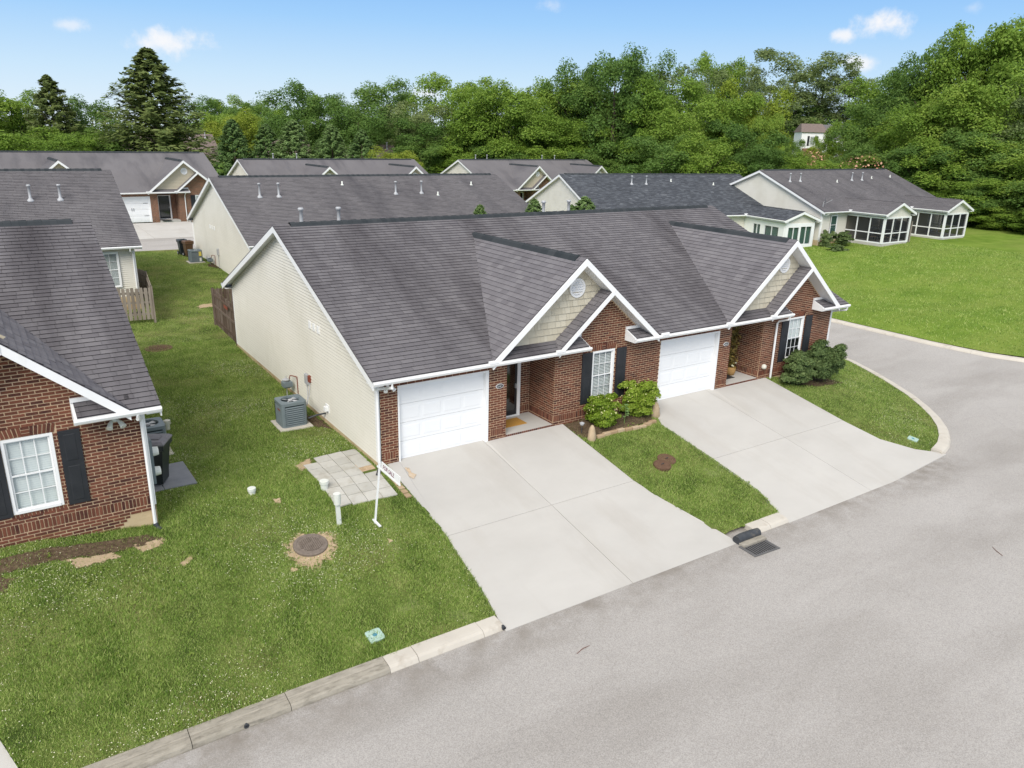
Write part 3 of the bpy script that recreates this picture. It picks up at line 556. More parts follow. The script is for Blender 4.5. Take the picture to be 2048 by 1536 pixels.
def front(root, roof, detail, smy, smx, zlow=0, units=(0, 1), bays=('blind', 'half'), brick_n=300, shingle_n=300, shake=True, plaque=None, shadow=None, hinges=False, xmin=-99):
    P = Pieces(); mort = MB(); shk = Pieces(); SHY = Pieces(); SHX = Pieces(); s2 = math.sqrt(1 + SL * SL)
    low = lambda z: []
    iv = []
    for un in (0, 1):
        X = un * DU; bx1 = (DU + .62) if un == 0 else L - .005
        if un == 0: iv.append((.1, .62))
        iv += [(X + 3.56, X + 4.2), (X + 6.0, bx1)]
    wins = [(7.47 + u * DU, 8.40 + u * DU) for u in (0, 1)]
    if detail:
        def lowint(z):
            r = []
            for a, b in iv:
                segs = [(a, b)]
                for w0, w1 in wins:
                    e = 0
                    if .60 < z < 2.285: lo, hi = w0 - .012, w1 + .012
                    elif .49 < z <= .60: lo, hi = w0 - .06, w1 + .06
                    elif 2.285 <= z < 2.51: lo, hi = w0 - .09, w1 + .09
                    else: continue
                    segs = [t for s in segs for t in ((s[0], min(s[1], lo)), (max(s[0], hi), s[1])) if t[1] - t[0] > .03]
                r += segs
            if z > 2.25: r += [(u * DU + .62, u * DU + 3.56) for u in (0, 1)]
            return r
        lay_bricks(P, 0, .15, lambda z: iv); lay_bricks(P, .377, 2.5, lowint)
        if zlow: lay_bricks(P, zlow, 0, lambda z: [(a, min(b, L - .5 + z)) for a, b in iv])
        for a, b in iv:
            if b - a > .7 or b - a < .66:
                m = .0 if b - a > .7 else .1
                soldier(P, a + m, b - m, .155, .374)
                if m: 
                    for aa, bb in ((a, a + m), (b - m, b)):
                        for k in range(3): P.rest.append((Matrix.Translation((aa, 0, .1525 + k * BC)), (bb - aa - .012, BH)))
        for w0, w1 in wins:
            soldier(P, w0 - .05, w1 + .05, .49, .592); mid = (w0 + w1) / 2
            n = 6
            for i in range(n):
                for sgn in (-1, 1):
                    x = mid + sgn * (.1 + i * .074); t = sgn * (.10 + .03 * i)
                    P.rest.append((Matrix.Translation((x - .032, 0, 2.29)) @ Matrix.Rotation(t, 4, 'Y'), (.06, .205)))
            for k in range(3): P.rest.append((Matrix.Translation((mid - .075, 0, 2.29 + k * .072)), (.15, .058)))
        for u in (0, 1):
            X = u * DU
            def up(z, X=X):
                a = X + SGF + (z - HE + .28) / GS; b = X + GX + (GZ - .26 - z) / GS
                a = max(a, X + 6.0); b = min(b, (DU + .62) if u == 0 else L)
                return [(a, b)] if b - a > .05 else []
            lay_bricks(P, 2.5, 4.3, up)
            # alcove side wall (looks to -x) and the sliver beside the door
            fr = Matrix.Translation((X + 6.0, 1.36, 0)) @ Matrix.Rotation(-math.pi / 2, 4, 'Z')
            lay_bricks(P, 0, .15, lambda z: [(0, 1.345)], fr, False); lay_bricks(P, .377, 2.42, lambda z: [(0, 1.345)], fr, False); soldier(P, 0, 1.34, .155, .374, fr)
            fr2 = Matrix.Translation((0, 1.36, 0)); lay_bricks(P, 0, .15, lambda z: [(X + 5.62, X + 5.985)], fr2, False); lay_bricks(P, .377, 2.42, lambda z: [(X + 5.62, X + 5.985)], fr2, False); soldier(P, X + 5.62, X + 5.985, .155, .374, fr2)
            # brick sill of the porch
            for i in range(24): P.rest.append((Matrix.Translation((X + 4.205 + i * .0748, 0.004, .0)), (.064, .085)))
    # mortar backing of the brick
    my = .002; bm = M['mortar'] if detail else M['brickwall']
    def rect(a, b, z0, z1): mort.poly([(a, my, z0), (b, my, z0), (b, my, z1), (a, my, z1)])
    for a, b in iv:
        hole = [w for w in wins if a < w[0] < b]
        if not hole: rect(a, b, -.6, 2.5)
        else:
            w0, w1 = hole[0]; rect(a, w0, -.6, 2.5); rect(w1, b, -.6, 2.5); rect(w0, w1, -.6, .6); rect(w0, w1, 2.285, 2.5)
    for u in (0, 1):
        X = u * DU; rect(X + .62, X + 3.56, 2.26, 2.5)
        be = (DU + .62) if u == 0 else L - .005
        mort.poly([(X + 6.0, my, 2.5), (be, my, 2.5), (min(be, X + GX + (GZ - .14 - 2.5) / GS), my, 2.51), (X + SGX, my, HE + (SGX - SGF) * GS - .14), (X + 6.0, my, HE + .14)])
        mort.poly([(X + 6.0 + my, 0, -.3), (X + 6.0 + my, 0, 2.45), (X + 6.0 + my, 1.37, 2.45), (X + 6.0 + my, 1.37, -.3)])
        mort.poly([(X + 4.2, my, -.3), (X + 4.2, 1.37, -.3), (X + 4.2, 1.37, 2.45), (X + 4.2, my, 2.45)])
        mort.poly([(X + 4.2, 1.362, -.3), (X + 6.0, 1.362, -.3), (X + 6.0, 1.362, 2.45), (X + 4.2, 1.362, 2.45)])
    bw = mort.build('brick_wall', bm, root)
    if detail: P.finish('brick', root, M['brick'], brick_n, BRICK, brick_make)
    for u in (0, 1):
        X = u * DU; b = MB()
        b.poly([(X + 4.2, 0, 2.44), (X + 6.0, 0, 2.44), (X + 6.0, 1.36, 2.44), (X + 4.2, 1.36, 2.44)]); b.build('porch_ceiling', M['white'], root)
        MB().box(X + 4.205, .005, -.3, X + 5.995, 1.355, .085).build('porch_floor', M['concrete'], root)
        # storm door
        d = MB(); d.box(X + 4.5, 1.27, .1, X + 5.44, 1.31, 2.18); dr = d.build('front_door', M['door'], root)
        fr = MB(); fr.box(X + 5.44, 1.24, .085, X + 5.56, 1.36, 2.24); fr.box(X + 4.4, 1.24, .085, X + 4.5, 1.36, 2.24); fr.box(X + 4.5, 1.24, 2.18, X + 5.44, 1.36, 2.24); fr.box(X + 4.5, 1.25, .085, X + 5.44, 1.36, .135); fr.build('door_frame', M['white'], dr)
        MB().poly([(X + 4.58, 1.265, .3), (X + 5.36, 1.265, .3), (X + 5.36, 1.265, 2.1), (X + 4.58, 1.265, 2.1)]).build('glass_panel', M['glassdark'], dr)
        MB().box(X + 5.36, 1.2, 1.05, X + 5.40, 1.268, 1.2).build('handle', M['metal'], dr)
        garage_door(root, X + .67, X + 3.46, 2.21, hinges)
        w = wins[u]; window(root, (w[0], 0, .605), 0, w[1] - w[0], 1.675, bays[u])
        shutter(root, w[0] - .42, w[0] - .01, .57, 2.28); shutter(root, w[1] + .09, w[1] + .50, .57, 2.28)
        # upper gable of shakes
        g = MB(); k0 = HE + .2
        a = X + GX - (GZ - .14 - k0) / GS; g.poly([(a, .02, k0), (X + SGF + (k0 - HE) / GS + .1, .02, k0), (X + SGX + .12, .02, HE + (SGX - SGF) * GS), (X + GX, .02, GZ - .14)]); gw = g.build('gable_wall', M['tan_lap'], root)
        rows = []
        rnd = random.Random(11 + u); z = k0; pitch = .2 if shake else .12; mbx = MB()
        while z < GZ - .3:
            zt = z + pitch
            lo = lambda zz: X + GX - (GZ - .2 - zz) / GS
            hi = lambda zz: min(X + GX + (GZ - .2 - zz) / GS, X + SGF + (zz - HE + .06) / GS)
            x = lo(z)
            while x < max(hi(z), hi(zt)) - .02:
                wd = rnd.choice((.11, .15, .2, .26, .3)) if shake else 9
                a0, b0, a1, b1 = max(x, lo(z)), min(x + wd - .006, hi(z)), max(x, lo(zt)), min(x + wd - .006, hi(zt))
                if b0 < a0 + .004: b0 = a0 = min(max(a0, lo(z)), hi(z))
                if b1 < a1 + .004: a1 = b1 = min(max(x, lo(zt)), hi(zt))
                if max(b0 - a0, b1 - a1) > .02:
                    m = mbx if not shake else MB(); ty = rnd.uniform(-.004, .004) - .018
                    m.poly([(a0, ty, z), (b0, ty, z), (b1, .014, zt), (a1, .014, zt)]); m.poly([(a0, .02, z), (b0, .02, z), (b0, ty, z), (a0, ty, z)])
                    if shake: m.build('shake', M['shake'], gw)
                x += wd
            z = zt
        if not shake: mbx.build('lap_board', M['tan_lap'], gw, stuff=True)
        # round louvred vent
        v = MB(); cx, cz = X + 7.0 - .15, 4.42
        cx = X + GX + .08; ring = []
        for k in range(24):
            t = 2 * math.pi * k / 24; ring.append((math.cos(t), math.sin(t)))
        for (ra, ya, rb, yb2) in ((.30, .0, .30, -.05), (.30, -.05, .24, -.05), (.24, -.05, .23, -.012)):
            for k in range(24):
                (c0, s0), (c1, s1) = ring[k], ring[(k + 1) % 24]; v.poly([(cx + c0 * ra, ya, cz + s0 * ra), (cx + c1 * ra, ya, cz + s1 * ra), (cx + c1 * rb, yb2, cz + s1 * rb), (cx + c0 * rb, yb2, cz + s0 * rb)])
        v.poly([(cx + c * .23, -.012, cz + s * .23) for c, s in ring]); vo = v.build('gable_vent', M['white'], root)
        for k in range(6):
            zz = cz - .19 + k * .076; hw = math.sqrt(max(.001, .225 ** 2 - (zz + .02 - cz) ** 2)); MB().prism([(cx - hw, -.014, zz + .04), (cx - hw, -.05, zz), (cx - hw, -.046, zz - .006), (cx - hw, -.012, zz + .03)], [(cx + hw, -.014, zz + .04), (cx + hw, -.05, zz), (cx + hw, -.046, zz - .006), (cx + hw, -.012, zz + .03)]).build('louvre', M['white'], vo)
        # cross roof, pent roof, little gable strip, eave returns
        cr, yb = cross_roof(root, smx, X + GX, GHALF, GZ, -OV)
        ss = math.sqrt(1 + GS * GS)
        rcap = MB(); yy = -OV + .35
        while yy < yb - .1:
            rcap.prism([(X + GX - .17, yy, GZ - .13), (X + GX + .17, yy, GZ - .13), (X + GX + .09, yy, GZ - .01), (X + GX, yy, GZ + .045), (X + GX - .09, yy, GZ - .01)], [(X + GX - .175, yy + .36, GZ - .14), (X + GX + .175, yy + .36, GZ - .14), (X + GX + .095, yy + .36, GZ - .01), (X + GX, yy + .36, GZ + .035), (X + GX - .095, yy + .36, GZ - .01)]); yy += .36
        rcap.build('ridge_cap', M['ridge'], cr)
        pe = MB(); slab(pe, [(X + GX - GHALF, -OV, HE - .012), (X + 6.9, -OV, HE - .012), (X + 6.9, .0, HE + .5 * SL - .012), (X + GX - GHALF + .25, .0, HE + .5 * SL - .012)], .04); pent = pe.build('porch_roof', smy, root)
        st = MB(); slab(st, [(X + SGF, -OV - .02, HE + .0), (X + SGX, -OV - .02, HE + (SGX - SGF) * GS), (X + SGX, .0, HE + (SGX - SGF) * GS), (X + SGF, .0, HE)], .05); sto = st.build('small_gable_roof', smx, root)
        rt = MB(); slab(rt, [(X + 8.87, -OV, HE - .012), (X + GX + GHALF + .1, -OV, HE - .012), (X + GX + GHALF + .1, .0, HE + .5 * SL - .012), (X + 8.87, .0, HE + .5 * SL - .012)], .04); rto = rt.build('eave_return', smy, root)
        tb = MB()
        tb.prism([(X + 8.81, -OV, HE - .16), (X + 8.81, -.004, HE - .16), (X + 8.81, -.004, HE + .5 * SL), (X + 8.81, -OV, HE - .0)], [(X + 8.865, -OV, HE - .16), (X + 8.865, -.004, HE - .16), (X + 8.865, -.004, HE + .5 * SL), (X + 8.865, -OV, HE - .0)]); tb.build('eave_end_board', M['white'], root)
        MB().box(X + 8.81, -.07, HE + .5 * SL + .001, X + 9.4, -.004, HE + .5 * SL + .09).build('flashing_board', M['white'], root); MB().box(X + 6.3, -.07, HE + .5 * SL + .001, X + 6.92, -.004, HE + .5 * SL + .09).build('flashing_board', M['white'], root)
        tb = MB(); tb.prism([(X + 6.905, -OV, HE - .16), (X + 6.905, -.004, HE - .16), (X + 6.905, -.004, HE + .5 * SL), (X + 6.905, -OV, HE)], [(X + 6.93, -OV, HE - .16), (X + 6.93, -.004, HE - .16), (X + 6.93, -.004, HE + .5 * SL), (X + 6.93, -OV, HE)]); tb.build('eave_end_board', M['white'], root)
        for sg in (-1, 1): bb = MB(); barge(bb, (X + GX + sg * GHALF, HE), (X + GX, GZ), -OV - .001); bb.build('barge_board', M['white'], root)
        b2 = MB(); barge(b2, (X + SGF, HE), (X + SGX - .02, HE + (SGX - SGF) * GS - .02), -OV - .02, .17, .035); b2.build('barge_board', M['white'], root)
        sf = MB()                                                            # soffit under the overhanging gable
        for a, c in (((X + GX - GHALF, HE - .2), (X + GX, GZ - .2)), ((X + GX + GHALF, HE - .2), (X + GX, GZ - .2))): sf.poly([(a[0], -OV, a[1]), (c[0], -OV, c[1]), (c[0], .015, c[1]), (a[0], .015, a[1])])
        sf.poly([(X + SGF, -OV, HE - .17), (X + SGX, -OV, HE + (SGX - SGF) * GS - .17), (X + SGX, -.01, HE + (SGX - SGF) * GS - .17), (X + SGF, -.01, HE - .17)]); sf.build('gable_soffit', M['white'], root)
        gutter(root, X + (-ORR if u == 0 else -.75), X + 6.95, -OV); gutter(root, X + 8.79, X + DU - .752 if u == 0 else L + ORR, -OV)
        gs_ = MB()
        for xx in (X + GX - GHALF + .02, X + SGF + .05, X + GX + GHALF + .25):
            if xx < L - .1 or u == 0: MB().bevel_box(xx - .2, -OV - .12, HE - .03, xx + .12, -OV - .05, HE + .06, .01).build('gutter_splash_guard', M['white'], root)
        if detail:
            if plaque:
                p = MB(); c = (X + 3.935, -.012, 1.715)
                for (ra, rb, y0, y1) in ((.135, .072, -.012, -.03),):
                    p.prism([(c[0] + ra * q[0], y0, c[2] + rb * q[1]) for q in ring], [(c[0] + ra * q[0], y1, c[2] + rb * q[1]) for q in ring])
                po = p.build('number_plaque', M['white'], root); p2 = MB(); p2.prism([(c[0] + .118 * q[0], -.0302, c[2] + .058 * q[1]) for q in ring], [(c[0] + .118 * q[0], -.033, c[2] + .058 * q[1]) for q in ring]); p2.build('plaque_face', M['door'], po)
                text('house_number', plaque[u], .075, (c[0] - .088, -.0345, c[2] - .027), (math.pi / 2, 0, 0), M['white'], po)
        # shingles on the cross slope, the pent roof, the strip
        ssl = GHALF * ss
        if detail:
            lay_shingles(SHX, (X + GX - GHALF, -OV, HE), (0, -1, 0), (1, 0, GS), ssl, lambda v: (-(v / ss * GS) / SL, 0), 3 + u)
            lay_shingles(SHX, (X + GX + GHALF, -OV, HE), (0, 1, 0), (-1, 0, GS), ssl, lambda v: (0, (v / ss * GS) / SL), 5 + u, False)
            lay_shingles(SHY, (X + GX - GHALF, -OV, HE), (1, 0, 0), (0, 1, SL), .52, lambda v: (.25 * v / .52, 6.9 - GX + GHALF), 21 + u)
            lay_shingles(SHY, (X + 8.87, -OV, HE), (1, 0, 0), (0, 1, SL), .52, lambda v: (0, GX + GHALF - 8.81), 23 + u)
            lay_shingles(SHX, (X + SGF, -OV - .02, HE + .012), (0, -1, 0), (1, 0, GS), (SGX - SGF) * ss, lambda v: (-.51, 0), 7 + u)
    if detail:
        vm = (D / 2 + OV) * s2; zv = lambda v: HE + v / s2 * SL
        vl = lambda v, X: X + GX - max(0, (GZ - zv(v)) / GS); vr = lambda v, X: X + GX + max(0, (GZ - zv(v)) / GS)
        for a, b, sd_ in ((lambda v: -ORR, lambda v: vl(v, 0), 31), (lambda v: vr(v, 0), lambda v: vl(v, DU), 33), (lambda v: vr(v, DU), lambda v: L + ORR, 35)):
            lay_shingles(SHY, (0, -OV, HE), (1, 0, 0), (0, 1, SL), vm, lambda v, a=a, b=b: (a(v), b(v)), sd_)
        SHY.finish('shingle', roof, smy, shingle_n - 90, SHMESH['shingle_y'], shingle_make); SHX.finish('shingle', roof, smx, 90, SHMESH['shingle_x'], shingle_make)
def text(name, s, size, loc, rot, m, parent, align='LEFT', ext=.002):
    cu = bpy.data.curves.new(name, 'FONT'); cu.body = s; cu.size = size; cu.extrude = ext; cu.align_x = align
    to = bpy.data.objects.new(name, cu); me = bpy.data.meshes.new_from_object(to); bpy.data.objects.remove(to); me.materials.clear(); me.materials.append(m)
    o = link(name, me, parent, loc); o.rotation_euler = rot; return o
def rear_shingles(roof, smat, name='shingle', seed=50, cuts=()):
    P = Pieces(); s2 = math.sqrt(1 + SL * SL)
    lay_shingles(P, (0, -OV, HE), (1, 0, 0), (0, 1, SL), (D / 2 + OV) * s2, lambda v: (-ORR, L + ORR), seed, False)
    P.finish('shingle', roof, smat, 0, None, shingle_make)
# brick seen from afar: courses as material
def brickwall_mat():
    m = bpy.data.materials.new('brick_wall_far'); m.use_nodes = True; t = m.node_tree; b = t.nodes['Principled BSDF']; b.inputs['Roughness'].default_value = .9
    tc = N(t, 'ShaderNodeTexCoord'); sp = N(t, 'ShaderNodeSeparateXYZ'); t.links.new(tc.outputs['Object'], sp.inputs[0]); ad = N(t, 'ShaderNodeMath', operation='ADD'); t.links.new(sp.outputs['X'], ad.inputs[0]); t.links.new(sp.outputs['Y'], ad.inputs[1])
    cb = N(t, 'ShaderNodeCombineXYZ'); t.links.new(ad.outputs[0], cb.inputs['X']); t.links.new(sp.outputs['Z'], cb.inputs['Y'])
    br = N(t, 'ShaderNodeTexBrick'); br.inputs['Scale'].default_value = 1; br.inputs['Brick Width'].default_value = BP; br.inputs['Row Height'].default_value = BC; br.inputs['Mortar Size'].default_value = .008
    br.inputs['Color1'].default_value = (.17, .058, .036, 1); br.inputs['Color2'].default_value = (.07, .03, .024, 1); br.inputs['Mortar'].default_value = (.46, .32, .2, 1)
    t.links.new(cb.outputs[0], br.inputs['Vector']); t.links.new(br.outputs['Color'], b.inputs['Base Color']); return m
M['brickwall'] = brickwall_mat()

# ------------------------------------------------------------------ ground
ROADZ = -1.2
KERB1 = [(-60, -6.55), (-8.7, -6.55), (-4, -6.56), (-.15, -6.6), (4, -6.65), (7.1, -6.68), (9.2, -6.72), (14, -6.7), (17.75, -6.45), (18.6, -6.22), (19.4, -5.85), (20.3, -5.3), (21.2, -4.55), (22.1, -3.6), (23.0, -2.5), (23.9, -1.1), (24.7, .3), (25.5, 1.9), (26.0, 4), (26.2, 7), (26.2, 60)]
K1 = np.array(KERB1)
def dist_poly(x, y, P):
    x = np.asarray(x, float); y = np.asarray(y, float); best = np.full(x.shape, 1e9)
    for (ax, ay), (bx, by) in zip(P[:-1], P[1:]):
        dx, dy = bx - ax, by - ay; t = np.clip(((x - ax) * dx + (y - ay) * dy) / (dx * dx + dy * dy), 0, 1)
        best = np.minimum(best, np.hypot(x - ax - t * dx, y - ay - t * dy))
    return best
def sst(t): t = np.clip(t, 0, 1); return t * t * (3 - 2 * t)
def bumps(x, y): return .03 * np.sin(x * .9 + 1.3 * np.sin(y * .7)) * np.sin(y * .8 + .5) + .012 * np.sin(x * 2.7 + y * 1.9)
def lawn_z(x, y):
    x = np.asarray(x, float); y = np.asarray(y, float); d = dist_poly(x, y, K1)
    z = -1.085 * (1 - np.clip((d - .4) / 6.1, 0, 1)) - .012
    z = z + .36 * np.clip((-5.5 - x) / 2.6, 0, 1) * np.clip((d - .4) / 5.6, 0, 1) * np.clip((8 - y) / 6, 0, 1)
    return z + .3 * sst((y - 19) / 17) + .35 * sst((-6 - x) / 12) * sst((y - 16) / 14) + bumps(x, y) * np.clip((d - .5) / 2, 0, 1) * .7
def far_z(x, y):
    x = np.asarray(x, float); y = np.asarray(y, float)
    return -1.05 + 1.25 * np.clip((x - 32.4) / 27, 0, 1) + .16 * np.sin((x - 32) * .33 + y * .14) * np.clip((x - 32.4) / 4, 0, 1) * np.clip((50 - x) / 8, 0, 1) + .25 * sst((y - 26) / 20)
def offset_line(P, d):
    P = np.array(P, float); T = np.zeros_like(P); T[1:-1] = P[2:] - P[:-2]; T[0] = P[1] - P[0]; T[-1] = P[-1] - P[-2]; T /= np.linalg.norm(T, axis=1)[:, None]
    return P + np.stack([-T[:, 1], T[:, 0]], 1) * d
def resample(P, step):
    P = np.array(P, float); seg = np.linalg.norm(np.diff(P, axis=0), axis=1); s = np.concatenate([[0], np.cumsum(seg)]); n = max(2, int(s[-1] / step) + 1); q = np.linspace(0, s[-1], n)
    return np.stack([np.interp(q, s, P[:, 0]), np.interp(q, s, P[:, 1])], 1)
def inside(px, py, poly):
    r = np.zeros(px.shape, bool); n = len(poly)
    for i in range(n):
        (x0, y0), (x1, y1) = poly[i], poly[(i + 1) % n]
        if y0 == y1: continue
        c = ((y0 > py) != (y1 > py)) & (px < (x1 - x0) * (py - y0) / (y1 - y0) + x0); r ^= c
    return r
def sheet(name, boundary, zf, steps, material):
    """triangulated ground inside a boundary; steps: [(x0,y0,x1,y1,step)]"""
    pts = [Vector((float(x), float(y))) for x, y in boundary]; nb = len(pts)
    bx = [(float(p[0]), float(p[1])) for p in boundary]; used = None
    for i, (x0, y0, x1, y1, st) in enumerate(steps):
        gx, gy = np.meshgrid(np.arange(x0, x1, st), np.arange(y0, y1, st)); gx = gx.ravel() + RNG.uniform(-.15, .15, gx.size) * st; gy = gy.ravel() + RNG.uniform(-.15, .15, gy.size) * st
        ok = inside(gx, gy, bx)
        for (a0, b0, a1, b1, _) in steps[:i]: ok &= ~((gx > a0 - st * .3) & (gx < a1 + st * .3) & (gy > b0 - st * .3) & (gy < b1 + st * .3))
        dd = dist_poly(gx, gy, np.array(bx + bx[:1])); ok &= dd > st * .35
        pts += [Vector((float(a), float(b))) for a, b in zip(gx[ok], gy[ok])]
    vs, es, fs, *_ = delaunay_2d_cdt(pts, [(i, (i + 1) % nb) for i in range(nb)], [], 1, 1e-6)
    xs = np.array([v.x for v in vs]); ys = np.array([v.y for v in vs]); zs = zf(xs, ys)
    me = bpy.data.meshes.new(name); me.from_pydata(np.stack([xs, ys, zs], 1).tolist(), [], [f for f in fs if len(f) == 3]); me.materials.append(material)
    me.polygons.foreach_set('use_smooth', [True] * len(me.polygons)); me.update()
    o = link(name, me); o['kind'] = 'structure'; return o

PLANE = .18
DR1 = [(.25, -.01), (.25, -3.4), (.12, -4.75), (.02, -5.7), (-.10, -6.4), (-.12, -6.66), (7.1, -6.74), (7.08, -6.5), (6.86, -5.61), (6.55, -4.4), (6.40, -3.4), (6.38, -.01), (6.0, -.01), (4.2, -.01), (3.55, -.01), (3.47, .115), (.66, .115), (.62, -.01)]
DR2 = [(9.85, -.7), (9.58, -1.25), (9.65, -3.45), (9.62, -5.36), (9.22, -6.5), (9.2, -6.78), (14, -6.76), (17.9, -6.48), (17.6, -6.2), (17.04, -5.84), (16.43, -4.91), (16.31, -3.61), (16.32, -.01), (15.86, -.01), (13.42, -.01), (13.33, .115), (10.52, .115), (10.5, -.01), (10.1, -.3)]
DR0 = [(-15.6, -.6), (-15.6, -6.6), (-8.6, -6.62), (-8.8, -5.9), (-9.08, -4.99), (-9.2, -3.4), (-9.2, -.65)]
def clip_half(poly, axis, c, keep_less):
    o = []; n = len(poly)
    for i in range(n):
        p, q = poly[i], poly[(i + 1) % n]; ip = (p[axis] <= c) == keep_less; iq = (q[axis] <= c) == keep_less
        if ip: o.append(p)
        if ip != iq: t = (c - p[axis]) / (q[axis] - p[axis]); o.append((p[0] + t * (q[0] - p[0]), p[1] + t * (q[1] - p[1])))
    return o
def driveway(label, poly, xj, yj, z0=0.0):
    o = thing('driveway', label, 'driveway'); o['kind'] = 'structure'
    for kx in (True, False):
        for ky in (True, False):
            g = .007; p = clip_half(poly, 0, xj - g if kx else xj + g, kx); p = clip_half(p, 1, yj - g if ky else yj + g, ky)
            if len(p) < 3: continue
            top = [(x, y, z0 + PLANE * min(y, 0) + (.03 if y > -6.2 else .012)) for x, y in p]
            mb = MB(); mb.prism([(x, y, z - .16) for x, y, z in top], top)
            mb.build('concrete_slab', M['concrete'], o)
    return o
def under_drives(x, y, z):
    for poly in (DR1, DR2, DR0):
        c = np.mean(poly, axis=0); big = [((p[0] - c[0]) * .985 + c[0], (p[1] - c[1]) * .985 + c[1]) for p in poly]
        m = inside(x, y, big); z = np.where(m, np.minimum(z, PLANE * np.minimum(y, 0) - .09), z)
    return z
k1in = resample(offset_line(KERB1, .38), .35)
k1in = k1in[(k1in[:, 0] > -40) & (k1in[:, 1] < 40.6)]
bound1 = [tuple(p) for p in k1in] + [(25.8, 41.2), (10, 41.2), (-20, 41.2), (-40, 41.2)]
lawn = sheet('lawn', bound1, lambda x, y: under_drives(x, y, lawn_z(x, y)), [(-14, -6.2, 26, 3, .22), (-8, 3, 2, 42, .6), (-40, -6.2, 27, 42, 1.6)], M['grassbase'])
K2 = [(140, -7.5), (60, -7.4), (45, -7.2), (39, -6.6), (35.6, -5.2), (33.4, -3.2), (32.4, -.8), (32.1, 2), (32.1, 60)]
K2 = K2
k2in = resample(offset_line(K2, -.38), .6); k2in = k2in[(k2in[:, 0] < 120) & (k2in[:, 1] < 59)]
bound2 = [tuple(p) for p in k2in] + [(32.6, 70), (60, 75), (140, 75), (140, -7)]
lawn2 = sheet('side_lawn', bound2, far_z, [(32, -7, 75, 45, .8), (32, -8, 140, 75, 4)], M['grassfar'])
MB().poly([(-80, -60, ROADZ), (160, -60, ROADZ), (160, 60, ROADZ), (-80, 60, ROADZ)]).build('street', M['asphalt'])['kind'] = 'structure'
st2 = MB(); st2.prism([(-60, 41.2, -.3), (14, 41.2, -.3), (27, 41.2, -1.6), (27, 48.3, -1.6), (14, 48.3, -.3), (-60, 48.3, -.3)], [(-60, 41.2, .27), (14, 41.2, .27), (27, 41.2, -1.1), (27, 48.3, -1.1), (14, 48.3, .27), (-60, 48.3, .27)]); st2.build('back_street', M['asphalt'])['kind'] = 'structure'
def ground_z(x, y): return np.where(y < 60, .3 + .2 * sst((y - 48) / 10) * sst((5 - x) / 10) - .45 * sst((x - 8) / 8), .1) + 0 * x
sheet('back_lawn', [(-60, 48.3), (26, 48.3), (26, 60.01), (32.6, 70), (60, 75), (140, 75), (140, 120), (-60, 120)], ground_z, [(-60, 48, 140, 120, 3)], M['grassfar'])
def hill_z(x, y):
    r = np.hypot(x - 140, y - 95); a = np.hypot(x, y); return .05 + 8.2 * sst((52 - r) / 40) + 1.5 * sst((a - 150) / 150)
sheet('far_ground', [(-400, 118), (-60, 118), (140, 118), (140, -60), (500, -60), (600, 300), (400, 800), (-200, 800)], hill_z, [(120, 40, 240, 180, 6), (-400, -60, 600, 800, 30)], M['grassfar'])
# kerbs : separate stones, some new, some weathered
def kerb_run(root, P, old, lens, gap=.012, side=1):
    P = resample(P, .12); seg = np.linalg.norm(np.diff(P, axis=0), axis=1); s = np.concatenate([[0], np.cumsum(seg)]); pos = 0; i = 0
    prof = [(0, -.1), (0, .015), (.045, .085), (.10, .118), (.17, .128), (.40, .135), (.40, -.1)]
    if old: prof = [(0, -.1), (0, .03), (.02, .09), (.06, .118), (.19, .125), (.215, .115), (.24, .128), (.40, .135), (.40, -.1)]
    while pos < s[-1] - .05:
        ln = lens[i % len(lens)]; i += 1; e = min(pos + ln, s[-1]); q = np.linspace(pos + gap / 2, e - gap / 2, max(2, int((e - pos) / .3) + 1)); xy = np.stack([np.interp(q, s, P[:, 0]), np.interp(q, s, P[:, 1])], 1)
        rings = [offset_line(xy, d * side) for d, _ in prof]; mb = MB(); n = len(prof); tz = random.uniform(-.006, .006)
        for k in range(len(xy)):
            for r, (_, h) in zip(rings, prof): mb.v.append((r[k][0], r[k][1], ROADZ + h + (tz if h > .02 else 0)))
        for k in range(len(xy) - 1):
            for j in range(n - 1):
                a = k * n + j; f = (a, a + n, a + n + 1, a + 1); mb.f.append(f if side > 0 else f[::-1])
        c0 = tuple(range(n)); c1 = tuple(range((len(xy) - 1) * n, len(xy) * n)); mb.f += [c0, c1[::-1]] if side > 0 else [c0[::-1], c1]
        mb.build('kerb_stone', M['kerbold'] if old else M['kerb'], root); pos = e
kb = thing('kerb', 'concrete kerb along the near lawns, dark and weathered at left', 'kerb'); kb['kind'] = 'structure'
kerb_run(kb, [(-8.6, -6.55), (-4, -6.56), (-2.75, -6.575)], True, [2.2, 1.7, 1.95])
kerb_run(kb, [(-40, -6.55), (-15.6, -6.55)], True, [3])
kerb_run(kb, [(-2.75, -6.575), (-.12, -6.6)], False, [.62, 1.52, .5])
kerb_run(kb, [(7.85, -6.70), (9.2, -6.72)], False, [.62, .73])
kerb_run(kb, [p for p in KERB1 if p[0] >= 17.75], False, [3.0])
kf = thing('kerb', 'long curving concrete kerb on the far side of the side street', 'kerb'); kf['kind'] = 'structure'
kerb_run(kf, K2, False, [3.0, 3.0, 1.0], side=-1)
driveway('pale concrete driveway of the left unit, down to the street', DR1, 3.45, -3.42)
driveway('pale concrete driveway of the right unit, flaring to the corner', DR2, 13.1, -3.5)
driveway('concrete driveway edge at the bottom left corner', DR0, -12.3, -3.4)
d = thing('driveway', 'concrete driveway up to the black door of the back left house', 'driveway'); d['kind'] = 'structure'
